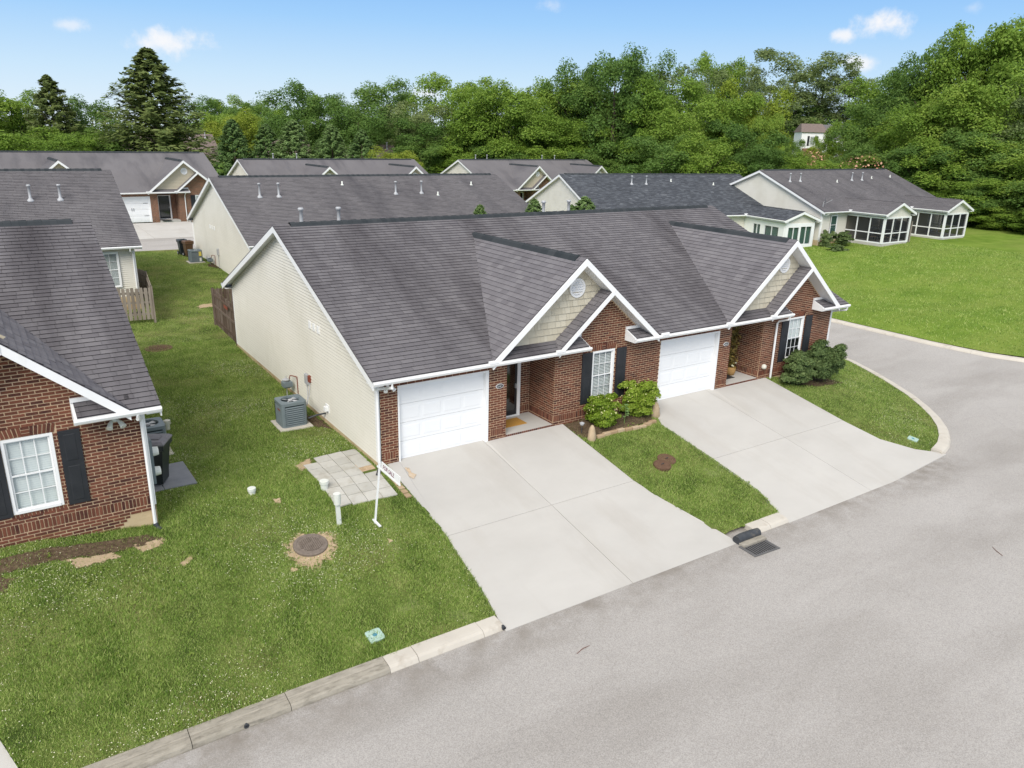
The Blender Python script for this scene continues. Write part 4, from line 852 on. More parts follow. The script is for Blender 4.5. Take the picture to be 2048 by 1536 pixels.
for a, b in ((48.35, 53.1), (53.12, 57.9)):
    for xa, xb in ((-3, 2.6), (2.615, 7.4)): MB().prism([(xa, a, -.1), (xb, a, -.1), (xb, b, -.1), (xa, b, -.1)], [(xa, a, .30 + (a - 48) * .019), (xb, a, .30 + (a - 48) * .019), (xb, b, .30 + (b - 48) * .019), (xa, b, .30 + (b - 48) * .019)]).build('concrete_slab', M['concrete'], d)

# ------------------------------------------------------------------ houses
GRP = 'attached brick and siding houses of the estate'
def house(label, loc, rz, smat, **kw):
    root = thing('house', label, 'house', loc, rz, GRP); return root, shell(root, smat, **kw)
main, mroof = house('nearest pair of brick homes with white garage doors and purple grey roof', (0, 0, 0), 0, M['shingle_y'], front_siding=False, left='parts')
front(main, mroof, True, M['shingle_y'], M['shingle_x'], plaque=('5141', '5143'))
for i in range(3): MB().bevel_box(-.05, 4.83 - i * .37, 2.86 + .0 * i, -.004, 5.0 - i * .37, 3.1, .006).build('wall_vent', M['white'], main)
dv = MB(); dv.bevel_box(-.03, 3.6, .42, -.004, 3.9, .68, .006); dv.bevel_box(-.13, 3.68, .46, -.03, 3.82, .62, .01); dv.build('dryer_vent', M['white'], main)
downspout(main, [(.22, -.55, 2.56), (.22, -.55, 2.42), (.17, -.22, 2.33), (.02, -.05, 2.28), (-.0, -.055, 2.2), (-.0, -.055, .08)])
downspout(main, [(16.6, -.55, 2.55), (16.6, -.5, 2.42), (16.55, -.12, 2.28), (16.54, -.07, 2.18), (16.54, -.07, -.06), (16.54, -.18, -.1)])
downspout(main, [(20.2, -.55, 2.55), (20.2, -.52, 2.42), (20.12, -.2, 2.34), (20.07, -.02, 2.28), (20.06, .06, 2.2), (20.06, .06, -.2)])
MB().tube([(0, -.06, .08), (0, -.08, -.0), (-.08, -.2, -.03), (-.22, -.42, -.06)], [.055, .06, .065, .065], 8).build('drain_boot', M['pipe'], main)
fl = MB(); fl.bevel_box(.28, -.06, 2.26, .36, -.005, 2.36, .01)
for sx in (-1, 1): fl.tube([(.32 + sx * .04, -.07, 2.3), (.32 + sx * .10, -.13, 2.27), (.32 + sx * .13, -.2, 2.22)], [.02, .045, .06], 8)
fl.build('flood_light', M['white'], main)
vent_pipe(main, .85, D / 2 + .55, .62); vent_pipe(main, 2.2, D / 2 + .6, .62); vent_pipe(main, 11.0, D / 2 + .6, .6); vent_pipe(main, 12.3, D / 2 + .6, .6)
MB().lathe([(.09, .0), (.11, .05), (.1, .12), (.04, .17)], 8).build('spigot_cover', M['cream'], main, (16.08, -.06, .45), True)

A, aroof = house('left neighbour, brick gable with shuttered white window and dark bin beside it', (-25.749, -.683, .389), .018, M['shingle_y'], front_siding=False)
front(A, aroof, True, M['shingle_y'], M['shingle_x'], bays=('closed', 'closed'), zlow=-5 * BC)
MB().box(-.02, -.001, -1.1, L, .03, -.0).build('footing', M['found'], A)
downspout(A, [(19.55 + .3, -.55, 2.55), (19.85, -.5, 2.42), (19.93, -.12, 2.3), (19.97, -.06, 2.2), (19.97, -.06, -.35)])
MB().tube([(19.97, -.06, -.33), (19.99, -.1, -.42), (20.05, -.2, -.46)], .055, 8).build('drain_boot', M['pipe'], A)
fl = MB()
for sx in (-1, 1): fl.tube([(19.45 + sx * .05, -.04, 2.33), (19.45 + sx * .1, -.12, 2.28), (19.45 + sx * .14, -.2, 2.2)], [.025, .05, .07], 8)
fl.bevel_box(19.38, -.05, 2.28, 19.52, -.005, 2.4, .01); fl.build('flood_light', M['pvc'], A)
mtr = MB(); mtr.bevel_box(20.035, .25, .5, 20.16, .62, 1.6, .01); o = mtr.build('meter_cabinet', M['ac'], A)
for z in (.75, 1.25): MB().tube([(20.16, .43, z), (20.30, .43, z)], [.115, .10], 12).build('meter', M['pvc'], o)

B, broof = house('second house at left, rear side with white grid window above the picket gate', (-22.313, 23.62, .60), 0, M['shingle_grey'])
rear_shingles(broof, M['shingle_grey'], seed=61)
window(B, (18.15, -.02, .62), 0, 1.15, 1.72, 'blind', flat=True); window(B, (14.2, -.02, .62), 0, 1.15, 1.72, 'blind', flat=True); gutter(B, -ORR, L + ORR, -OV)
downspout(B, [(19.8, -.55, 2.55), (19.8, -.5, 2.42), (19.9, -.1, 2.3), (19.95, -.06, 2.2), (19.95, -.06, -.2)])
vent_pipe(B, 16.2, 4.0, .7); vent_pipe(B, 17.5, 4.0, .7)
C, croof = house('house right behind the nearest one, blank cream side wall and grey roof', (3.795, 24.915, .09), 0, M['shingle_grey'])
rear_shingles(croof, M['shingle_grey'], seed=62); gutter(C, -ORR, L + ORR, -OV)
for x in (1.95, 3.1, 10.9, 12.8): vent_pipe(C, x, 4.6, .75)
for x, y in ((7.7, 5.9), (13.9, 4.3), (17.3, 5.6)): vent_pipe(C, x, y, kind='p')
for i in range(3): MB().bevel_box(-.04, 9.2 - i * .55, 2.5, -.004, 9.45 - i * .55, 2.75, .006).build('wall_vent', M['white'], C)
downspout(C, [(-.1, D + .55, 2.55), (-.06, D + .1, 2.3), (-.05, D + .02, 2.2), (-.05, D + .02, .1)])
Dh, droof = house('house with charcoal blue roof and glazed white sunroom', (35.073, 32.747, -.405), -.176, M['shingle_dark'])
rear_shingles(droof, M['shingle_dark'], seed=63)
for x in (6.3, 7.9): vent_pipe(Dh, x, 5.2, .7)
for x, y in ((11.0, 5.7), (15.5, 5.0)): vent_pipe(Dh, x, y, kind='p')
Eh, eroof = house('far right house with two screened porches facing the lawn', (53.433, 24.066, .271), -.009, M['shingle_grey'])
rear_shingles(eroof, M['shingle_grey'], seed=64)
for x in (1.4, 2.9, 11.0, 12.7): vent_pipe(Eh, x, 4.9, .7)
for x, y in ((8.2, 4.6), (14.8, 5.2), (18.4, 5.4)): vent_pipe(Eh, x, y, kind='p')
window(Eh, (1.3, -.02, .55), 0, .95, 1.75, 'plain', cols=1, rows=1, flat=True)
gutter(Eh, -ORR, 3.4, -OV); gutter(Eh, 8.0, 13.2, -OV); gutter(Eh, 17.9, L + ORR, -OV)
downspout(Eh, [(.25, -.55, 2.55), (.2, -.5, 2.42), (.08, -.1, 2.3), (.06, -.06, 2.2), (.06, -.06, 0)])
gutter(Dh, -ORR, 15.2, -OV); gutter(Dh, 19.3, L + ORR, -OV)

def porch(root, smat, cx, half, peak, yf, kind):
    """gabled room out of the rear slope: roof, posts, screens or glass"""
    slp = (peak - HE) / half; cr, yb = cross_roof(root, smat, cx, half, peak, yf); ss = math.sqrt(1 + slp * slp); P = Pieces()
    for sg in (-1, 1):
        if sg < 0: lay_shingles(P, (cx - half, yf, HE), (0, -1, 0), (1, 0, slp), half * ss, lambda v: (-(-OV - yf) - (v / ss * slp) / SL, 0), 71, False)
        else: lay_shingles(P, (cx + half, yf, HE), (0, 1, 0), (-1, 0, slp), half * ss, lambda v: (0, (-OV - yf) + (v / ss * slp) / SL), 72, False)
    P.finish('shingle', cr, smat, 0, None, shingle_make)
    b = MB(); yy = yf + .3
    while yy < yb - .1: b.prism([(cx - .15, yy, peak - .08), (cx + .15, yy, peak - .08), (cx, yy, peak + .05)], [(cx - .15, yy + .35, peak - .09), (cx + .15, yy + .35, peak - .09), (cx, yy + .35, peak + .04)]); yy += .35
    b.build('ridge_cap', M['ridge'] if smat is M['shingle_dark'] else smat, cr)
    bb = MB(); barge(bb, (cx - half, HE), (cx, peak), yf - .001, .2); barge(bb, (cx + half, HE), (cx, peak), yf - .001, .2); bb.build('barge_board', M['white'], root)
    x0, x1, y0 = cx - half + .38, cx + half - .38, yf + .32
    gw = MB(); gw.poly([(x0, y0, 2.36), (x1, y0, 2.36), (x1, y0, HE + .38 * slp - .14), (cx, y0, peak - .14), (x0, y0, HE + .38 * slp - .14)]); gw.build('gable_wall', M['siding'], root)
    lay_boards('siding_board', root, M['siding'], (0, y0, 0), (1, 0, 0), 2.36, peak - .15, lambda z: (lambda h: (max(x0, cx - h), min(x1, cx + h)) if h > .03 else None)((peak - .13 - z) / slp), joined=True)
    sf = MB(); sf.box(cx - half + .02, yf, HE - .22, x0, -.01, HE - .16); sf.box(x1, yf, HE - .22, cx + half - .02, -.01, HE - .16); sf.poly([(cx - half, yf, HE - .15), (cx, yf, peak - .15), (cx, y0, peak - .15), (cx - half, y0, HE - .15)]); sf.poly([(cx + half, yf, HE - .15), (cx, yf, peak - .15), (cx, y0, peak - .15), (cx + half, y0, HE - .15)]); sf.build('porch_soffit', M['white'], root)
    for xs, s in ((cx - half, -1), (cx + half, 1)):
        g = MB(); pr = [(0, -.02), (.09, -.02), (.105, -.05), (.075, -.125), (0, -.125)]; g.prism([(xs + s * p, yf, HE + q) for p, q in pr], [(xs + s * p, -.45, HE + q) for p, q in pr]); g.build('gutter', M['white'], root)
        gg = MB(); gg.bevel_box(xs - .14, -.62, HE - .03, xs + .14, -.42, HE + .1, .02); gg.build('gutter_splash_guard', M['white'], root)
    MB().box(x0 - .05, y0 - .05, -.5, x1 + .05, -.02, .08).build('porch_slab', M['concrete'], root)
    MB().box(x0 + .01, y0 + .01, 2.34, x1 - .01, -.03, 2.358).build('porch_ceiling', M['white'], root)
    fr = MB(); top = 2.36
    def side(ax, fixed, a, b, divs, rail, lo=.08, door=None):
        """framed opening from a to b; ax 'x' or 'y'"""
        t = .05
        def bx(p0, p1, z0, z1, th=.05):
            if ax == 'x': fr.box(p0, fixed - th, z0, p1, fixed + th, z1)
            else: fr.box(fixed - th, p0, z0, fixed + th, p1, z1)
        bx(a, b, top - .14, top - .002, .052); bx(a, b, lo, lo + .1, .048)
        for d_ in divs: bx(d_ - t, d_ + t, lo + .1, top - .14, .045)
        if rail: bx(a, b, rail - .04, rail + .04, .04)
        pm = M['screen'] if kind == 'screen' else M['glass']; e = [a] + list(divs) + [b]
        for p0, p1 in zip(e[:-1], e[1:]):
            for z0, z1 in (((lo + .1, rail), (rail, top - .14)) if rail else ((lo + .1, top - .14),)):
                q = [(p0, fixed, z0), (p1, fixed, z0), (p1, fixed, z1), (p0, fixed, z1)] if ax == 'x' else [(fixed, p0, z0), (fixed, p1, z0), (fixed, p1, z1), (fixed, p0, z1)]
                MB().poly(q).build('screen_panel' if kind == 'screen' else 'pane', pm, root)
    if kind == 'screen':
        rl_ = .95
        W = x1 - x0; Dp = -y0
        side('x', y0, x0, x1, [x0 + W / 3, x0 + 2 * W / 3], rl_)
        side('y', x0, y0, -.03, [y0 + Dp * .36, y0 + Dp * .70], rl_); side('y', x1, y0, -.03, [y0 + Dp * .36, y0 + Dp * .70], rl_)
        for x in (x0, x1): fr.box(x - .09, y0 - .09, .06, x + .09, y0 + .09, top - .003)
        for x in (x0, x1): fr.box(x - .055, -.62, .08, x + .055, -.03, .42)
        fr.build('porch_frame', M['white'], root)
        MB().box(x0 + .1, -.06, .1, x1 - .1, -.04, 2.3).build('porch_back_wall', M['tan_lap'], root)
    else:
        def wall(ax, fixed, a, b, holes, z0=.0):
            def q(p0, p1, za, zb):
                fr.box(p0, fixed - .05, za, p1, fixed + .05, zb) if ax == 'x' else fr.box(fixed - .05, p0, za, fixed + .05, p1, zb)
            e = a
            for h0, h1, za, zb in holes:
                q(e, h0, -.4, top); q(h0, h1, -.4, za); q(h0, h1, zb, top); e = h1
                m = (h0 + h1) / 2; q(m - .02, m + .02, za, zb)
                pq = [(h0, fixed - .0, za), (h1, fixed, za), (h1, fixed, zb), (h0, fixed, zb)] if ax == 'x' else [(fixed, h0, za), (fixed, h1, za), (fixed, h1, zb), (fixed, h0, zb)]
                MB().poly(pq).build('pane', M['glass'], root)
                cq = MB(); n = 14; w = h1 - h0; s = 1 if ax == 'x' else 1
                for i in range(n):
                    for (p, r_2) in ((i / n, (i + 1) / n),):
                        d0, d1 = .12 + .04 * (i % 2), .12 + .04 * ((i + 1) % 2)
                        cq.poly([(h0 + w * p, fixed + d0, za), (h0 + w * r_2, fixed + d1, za), (h0 + w * r_2, fixed + d1, zb), (h0 + w * p, fixed + d0, zb)] if ax == 'x' else [(fixed + d0, h0 + w * p, za), (fixed + d1, h0 + w * r_2, za), (fixed + d1, h0 + w * r_2, zb), (fixed + d0, h0 + w * p, zb)])
                cq.build('curtain', M['curtain'], root)
            q(e, b, -.4, top)
        W = x1 - x0
        wall('x', y0, x0, x1, [(x0 + .35, x0 + W * .47, .55, 2.0), (x0 + W * .53, x1 - .32, .55, 2.05)])
        wall('y', x0, y0 + .05, -.03, [(y0 + .75, y0 + 2.5, 1.05, 1.95), (y0 + 3.1, y0 + 4.0, 1.05, 1.95)])
        fr.box(x1 - .05, y0 + .05, -.4, x1 + .05, -.03, top); fr.build('sunroom_wall', M['white'], root)
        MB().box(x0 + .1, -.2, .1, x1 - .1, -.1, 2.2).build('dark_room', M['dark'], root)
porch(Eh, M['shingle_grey'], 5.672, 2.305, 3.594, -4.055, 'screen'); porch(Eh, M['shingle_grey'], 15.53, 2.305, 3.594, -4.055, 'screen')
porch(Dh, M['shingle_dark'], 17.281, 2.034, 3.38, -5.614, 'glass')
F_, froof = house('back left house with black front door and white garage with strap hinges', (-9.185, 57.977, .49), .038, M['shingle_grey'], front_siding=False)
front(F_, froof, False, M['shingle_grey'], M['shingle_grey'], shake=False, hinges=True)
downspout(F_, [(16.4, -.55, 2.55), (16.4, -.12, 2.28), (16.4, -.07, 2.18), (16.4, -.07, -.1)])
G_, groof = house('back middle house, only its grey roof and small gables showing', (14.736, 59.233, -.143), .025, M['shingle_grey'], front_siding=False)
front(G_, groof, False, M['shingle_grey'], M['shingle_grey'], shake=False)
H_, hroof = house('back right house with tan gable and round vent beside the evergreen tops', (41.585, 60.307, -.181), .011, M['shingle_grey'], front_siding=False)
front(H_, hroof, False, M['shingle_grey'], M['shingle_grey'], shake=False)
for h, xs in ((H_, (2.5, 4.2, 12.9, 15.0)), (G_, (3.6, 6.2))):
    for x in xs: vent_pipe(h, x, D / 2 + .4, .65)
# far roofs between the evergreens, and the white house on its hill
for (x, y, z, rz, lab) in ((3.0, 108, 2.3, .0, 'brown roof glimpsed at left between big cedar and young evergreens'), (36.5, 90, 1.2, -.12, 'brown roof edge right of the five young evergreens'), (27.5, 99, 1.7, -.1, 'brown roof end in the gap between the young evergreens')):
    h = thing('house', lab, 'house', (x, y, z - .2 if z > 2 else z), rz); w_ = {3.0: 19.5, 36.5: 7.5, 27.5: 6.4}[x]
    b = MB(); b.box(0, 0, -2, w_, 9, 2.5); b.build('wall', M['tan_lap'], h)
    b = MB(); b.prism([(-.3, -.4, 2.5), (-.3, 4.5, 5.6), (-.3, 9.4, 2.5)], [(w_ + .3, -.4, 2.5), (w_ + .3, 4.5, 5.6), (w_ + .3, 9.4, 2.5)]); rf = b.build('roof', M['shingle_brown'], h)
    for xx in (w_ - 1.0, w_ - 3.2): MB().lathe([(.2, 0), (.09, .15), (.09, .9), (.16, .95), (.16, 1.05)], 8).build('roof_vent', M['metal'], h, (xx, 3.6, 4.95))
wh = thing('house', 'distant white house with brick lower storey on the wooded hill', 'house', (126.9, 81.6, 5.6), -.75)
MB().box(0, 0, -3, 4.6, 8, 1.9).build('wall', M['white'], wh); MB().box(.35, -.03, -1.5, 4.2, 0, 1.85).build('brick_wall', M['brickwall'], wh)
MB().box(0, 0.0, 1.9, 4.6, 8, 4.9).build('wall', M['white'], wh); MB().prism([(-.2, -.3, 4.85), (4.8, -.3, 4.85), (4.8, 8.3, 4.85), (-.2, 8.3, 4.85)], [(.3, 3.4, 6.5), (4.3, 3.4, 6.5), (4.3, 4.6, 6.5), (.3, 4.6, 6.5)]).build('roof', M['shingle_brown'], wh)
MB().box(4.62, 1.5, -2, 12, 9, 3.6).build('wall', M['white'], wh); MB().prism([(4.65, 1.3, 3.6), (4.65, 5.2, 6.4), (4.65, 9.2, 3.6)], [(12.2, 1.3, 3.6), (12.2, 5.2, 6.4), (12.2, 9.2, 3.6)]).build('roof', M['shingle_grey'], wh)
o = window(wh, (1.6, -.0, 2.4), 0, 1.1, 1.7, 'blind', flat=True)
for x in (1.15, 2.75): MB().box(x, -.05, 2.3, x + .4, -.01, 4.15).build('shutter', M['black'], wh)
for x in (6.3, 8.6): window(wh, (x, 1.5, 1.6), 0, 1.0, 1.5, 'plain', cols=1, rows=1, flat=True)

# ------------------------------------------------------------------ things on the lawns and drives
def gz(x, y): return float(lawn_z(np.array([x]), np.array([y]))[0])
def ac_unit(label, x, y, s=1.0, group='air conditioners beside the houses', yellow=False, z=None):
    z = gz(x, y) if z is None else z; t = thing('air_conditioner', label, 'air conditioner', (x, y, z), 0, group); w = .40 * s; h = .82 * s
    def rr(i, zz, r=.1, n=4):
        p = []
        for cx, cy, a0 in ((1, 1, 0), (-1, 1, 90), (-1, -1, 180), (1, -1, 270)):
            for k in range(n): a = R(a0 + 90 * k / (n - 1)); p.append((cx * (w - i - r) + r * math.cos(a), cy * (w - i - r) + r * math.sin(a), zz))
        return p
    def ring(mb, A, B_): 
        n = len(A)
        for k in range(n): mb.poly([A[k], A[(k + 1) % n], B_[(k + 1) % n], B_[k]])
    pad = MB(); pad.bevel_box(-w - .12, -w - .16, -.1, w + .1, w + .1, .045, .01); pad.build('concrete_pad', M['kerb'], t)
    b = MB(); b.prism(rr(.035, .05), rr(.035, h - .05)); core = b.build('condenser_coil', M['acdark'], t)
    c = MB(); ring(c, rr(0, .045), rr(0, .10)); ring(c, rr(0, .10), rr(.03, .10)); c.build('base_pan', M['ac'], t); c = MB(); ring(c, rr(0, h - .09), rr(0, h)); ring(c, rr(.03, h - .09), rr(0, h - .09))
    top = rr(0, h); n = len(top)
    circ = [((w * .72) * math.cos(R(22.5 * k + 0)), (w * .72) * math.sin(R(22.5 * k)), h + .012) for k in range(16)]
    for k in range(n): c.poly([top[k], top[(k + 1) % n], circ[(k + 1) % 16], circ[k]])
    inner = [(p[0] * .97, p[1] * .97, h - .07) for p in circ]; ring(c, circ, inner)
    c.build('cabinet', M['ac'], t, smooth=False)
    f = MB(); f.poly([(p[0], p[1], h - .069) for p in inner]); f.build('fan_well', M['acdark'], t)
    fan = MB(); fan.lathe([(.07 * s, h - .05), (.07 * s, h - .0), (.02, h + .01)], 10)
    for k in range(4):
        a = R(90 * k + 20); d = Vector((math.cos(a), math.sin(a), 0)); e = Vector((-d.y, d.x, 0)); fan.poly([tuple(d * .06 + e * .02 + Vector((0, 0, h - .03))), tuple(d * w * .66 + e * .02 + Vector((0, 0, h - .05))), tuple(d * w * .64 + e * .17 + Vector((0, 0, h - .02))), tuple(d * .07 + e * .08 + Vector((0, 0, h - .02)))])
    fan.build('fan', M['metal'], t)
    for k in range(9):
        z0 = .12 + k * (h - .23) / 9
        lv = MB(); ring(lv, rr(.004, z0), rr(.018, z0 + .038)); ring(lv, rr(.018, z0 + .038), rr(.03, z0 + .04)); lv.build('louvre', M['ac'], t)
    for sx, sy in ((1, 1), (-1, 1), (-1, -1), (1, -1)):
        q = MB(); cx, cy = sx * (w - .1), sy * (w - .1); a0 = {(1, 1): 0, (-1, 1): 90, (-1, -1): 180, (1, -1): 270}[(sx, sy)]
        pts = [(cx + .103 * math.cos(R(a0 + 30 * k)), cy + .103 * math.sin(R(a0 + 30 * k))) for k in range(4)]
        for a, b_ in zip(pts[:-1], pts[1:]): q.poly([(a[0], a[1], .1), (b_[0], b_[1], .1), (b_[0], b_[1], h - .09), (a[0], a[1], h - .09)])
        q.build('corner_post', M['ac'], t)
    if yellow:
        MB().box(w - .24, -w - .012, h * .55, w - .08, -w - .002, h * .9).build('rating_label', M['yellow'], t); MB().box(w - .22, -w - .012, h * .12, w - .1, -w - .002, h * .4).build('rating_label', M['pvc'], t)
    else: MB().box(-w - .006, -.22, h * .68, -w - .0, .02, h * .74).build('badge', M['copper'], t)
    return t
ac_unit('grey louvred air conditioner on a tan pad by the cream side wall', -.98, 4.4)
ac_unit('dark air conditioner with yellow label beside the brown bin', 2.95, 35.6, .98, yellow=True)
ac_unit('grey air conditioner behind the black wheeled bin at left', -5.1, 4.3, 1.05)
lv = thing('refrigerant_line', 'black insulated pipe from grey air conditioner into the cream wall', 'pipe', (0, 0, 0)); MB().tube([(-.55, 4.05, .22), (-.3, 3.98, .3), (.0, 3.95, .32)], .03, 8).build('pipe', M['pipe'], lv)
def gas_meter(label, x, y, z, box=True):
    t = thing('gas_meter', label, 'gas meter', (x, y, z), 0, 'gas meters on the side walls')
    MB().tube([(-.25, .1, -.05), (-.25, .1, .75)], .018, 6).build('riser_pipe', M['metal'], t)
    b = MB(); b.bevel_box(-.42, -.12, .36, -.1, .14, .62, .05); b.build('meter_body', M['ac'], t); MB().lathe([(.02, 0), (.12, .01), (.13, .05), (.05, .08)], 10, (-.30, -.02, .62)).build('regulator', M['metal'], t)
    MB().tube([(-.16, .06, .6), (-.14, .0, .78), (-.13, -.1, .80), (-.05, -.35, .82), (-.02, -.36, .8), (-.012, -.36, .2)], .017, 6).build('outlet_pipe', M['copper'], t)
    return t
gas_meter('grey gas meter with rusty pipe behind the louvred air conditioner', -.02, 6.9, 0)
gas_meter('gas meter beside the dark air conditioner of the house behind', 3.77, 34.0, .12)
t = thing('disconnect_box', 'grey electric box and conduit on the cream wall above air conditioner', 'electric box', (0, 5.2, 0)); MB().bevel_box(-.09, .2, .85, -.005, .42, 1.2, .01).build('box', M['metal'], t); MB().tube([(-.05, .31, .85), (-.06, .25, .5), (-.3, -.35, .35)], .014, 6).build('conduit', M['metal'], t)
o = MB().bevel_box(-.09, -.04, .98, -.005, .09, 1.22, .02).build('valve_box', M['copper'], t); MB().tube([(-.06, .03, .98), (-.1, -.05, .6), (-.35, -.4, .4)], .014, 6).build('conduit', M['metal'], t)
t = thing('disconnect_box', 'small grey electric box on the side wall of house behind', 'electric box', (3.78, 32.6, .1)); MB().bevel_box(-.1, -.12, 1.0, -.0, .12, 1.4, .01).build('box', M['metal'], t); MB().tube([(-.05, 0, 1), (-.05, 0, -.1)], .02, 6).build('conduit', M['metal'], t)

def wheelie_bin(label, x, y, z, body, lid, rz=0, logo=True, sc=1.0):
    t = thing('wheeled_bin', label, 'wheelie bin', (x, y, z), rz, 'wheeled bins'); t.scale = (sc, sc, sc)
    def rng(hx, hy, zz, oy=0): return [(-hx, -hy + oy, zz), (hx, -hy + oy, zz), (hx, hy + oy, zz), (-hx, hy + oy, zz)]
    b = MB(); R_ = [rng(.20, .20, .04), rng(.215, .22, .3), rng(.25, .29, .84), rng(.29, .33, .86), rng(.29, .33, .98)]
    for A_, B_ in zip(R_[:-1], R_[1:]):
        for k in range(4): b.poly([A_[k], A_[(k + 1) % 4], B_[(k + 1) % 4], B_[k]])
    b.poly(R_[0][::-1]); b.poly(R_[-1]); b.build('body', body, t)
    l = MB(); A_ = rng(.305, .345, .982); B_ = rng(.305, .345, 1.01); Cc = rng(.25, .27, 1.06, -.02); l.prism(A_, B_)
    for k in range(4): l.poly([B_[k], B_[(k + 1) % 4], Cc[(k + 1) % 4], Cc[k]])
    l.poly(Cc); lo = l.build('lid', lid, t); MB().bevel_box(-.13, -.2, 1.06, .13, .02, 1.085, .01).build('raised_panel', lid, lo)
    hd = MB().tube([(-.26, .34, .97), (-.26, .43, .98), (.26, .43, .98), (.26, .34, .97)], .018, 6); hd.tube([(0, .34, .97), (0, .43, .98)], .014, 6); hd.build('handle', body, t)
    for sx in (-1, 1):
        w = MB().tube([(sx * .235, .24, .13), (sx * .30, .24, .13)], .13, 18); wo = w.build('wheel', M['tyre'], t)
        h = MB()
        for k in range(6):
            a = R(60 * k); d = Vector((0, math.cos(a), math.sin(a))); e = Vector((0, -d.z, d.y)); h.prism([tuple(Vector((sx * .301, .24, .13)) + d * q + e * s) for q, s in ((.02, -.012), (.095, -.016), (.095, .016), (.02, .012))], [tuple(Vector((sx * .305, .24, .13)) + d * q + e * s) for q, s in ((.02, -.012), (.095, -.016), (.095, .016), (.02, .012))])
        h.tube([(sx * .3, .24, .13), (sx * .308, .24, .13)], .03, 10); h.build('wheel_hub', M['metal'], wo)
    if logo:
        g = MB(); f = lambda u, v: (u, -.2605 - (v - .66) * .13 - .004, v)
        for k in range(7):
            a = R(180 * k / 6); g.poly([f(.0, .70), f(.06 * math.cos(a - .16), .70 + .055 * math.sin(a - .16) + .006), f(.085 * math.cos(a), .70 + .08 * math.sin(a) + .006), f(.06 * math.cos(a + .16), .70 + .055 * math.sin(a + .16) + .006)])
        for k in range(9): g.poly([f(-.11 + k * .025, .655), f(-.094 + k * .025, .655), f(-.094 + k * .025, .676), f(-.11 + k * .025, .676)])
        g.build('emblem', M['pvc'], t)
    return t
wheelie_bin('black wheeled bin with white emblem on grey slab by the left brick house', -5.33, 2.0, gz(-5.3, 2) + .03, M['bin'], M['binlid'], R(62), sc=1.16)
wheelie_bin('brown wheeled bin at the corner of the house behind', 3.05, 38.1, .32, M['binbrown'], M['binbrown'], R(8))
wheelie_bin('black lidded bin half hidden behind the brown bin', 2.85, 38.95, .32, M['bin'], M['bin'], R(4))
t = thing('bin_slab', 'grey concrete slabs under the black bin', 'paving slab', (-5.15, 2.2, gz(-5.2, 2.2)), .02)
MB().bevel_box(-.62, -.75, -.1, -.12, .85, .035, .01).build('slab', M['slate'], t); MB().bevel_box(-.11, -.75, -.1, .68, .85, .03, .01).build('slab', M['slate'], t)
t = thing('cleanout_pipe', 'short tan capped pipe in the grass beside the black bin', 'pipe', (-4.35, 5.9, gz(-4.35, 5.9))); MB().lathe([(.07, -.1), (.07, .18), (.1, .18), (.1, .30), (.05, .32)], 12).build('cap', M['cream'], t)

# lawn odds and ends
t = thing('drain_cleanout', 'low white pipe cap alone in the left lawn', 'drain cap', (-3.42, .14, gz(-3.42, .14)), 0, 'white caps in the lawn'); MB().lathe([(.085, -.05), (.085, .10), (.105, .10), (.105, .17), (.09, .18)], 16).build('cap', M['pvc'], t)
t = thing('drain_cleanout', 'white bucket like cap at the left edge of the paver patio', 'drain cap', (-1.72, -.42, gz(-1.72, -.42)), 0, 'white caps in the lawn'); MB().lathe([(.09, -.05), (.10, .16), (.12, .16), (.12, .24), (.1, .25)], 16).build('cap', M['pvc'], t)
t = thing('marker_post', 'white weathered utility post with round top leaning beside the sign', 'post', (-1.93, -1.95, gz(-1.93, -1.95))); b = MB(); b.prism([(-.055, -.02, -.1), (.055, -.02, -.1), (.055, .02, -.1), (-.055, .02, -.1)], [(-.08, -.03, .62), (.03, -.03, .62), (.03, .01, .62), (-.08, .01, .62)]); b.build('stake', M['pvc'], t)
MB().tube([(-.025, -.01, .58), (-.03, -.01, .86)], [.085, .09], 14).build('cap', M['pvc'], t); MB().lathe([(.012, 0), (.012, .01)], 8, (.02, -.022, .14)).build('bolt', M['dark'], t)
sg = thing('sale_sign', 'white for sale sign arm on a thin white post by the driveway', 'sign', (-1.12, -2.24, gz(-1.12, -2.24))); sg.rotation_euler = (0, R(6.5), 0)
zt = 1.22 - gz(-1.12, -2.24)
b = MB(); b.box(-.02, -.02, -.1, .02, .02, zt); b.build('post', M['white'], sg)
b = MB(); b.box(-.016, -1.14, zt - .16, .016, .12, zt - .125); b.build('arm', M['white'], sg)
b = MB(); b.box(-.008, -1.12, zt - .125, .008, -.10, zt + .06); pn = b.build('sign_panel', M['white'], sg)
text('lettering', 'FOR SALE', .145, (-.0095, -.2, zt - .085), (math.pi / 2, 0, -math.pi / 2), M['red'], pn)
b = MB(); b.box(-.03, -.30, .03, .03, .12, .06); b.build('foot_bar', M['white'], sg)
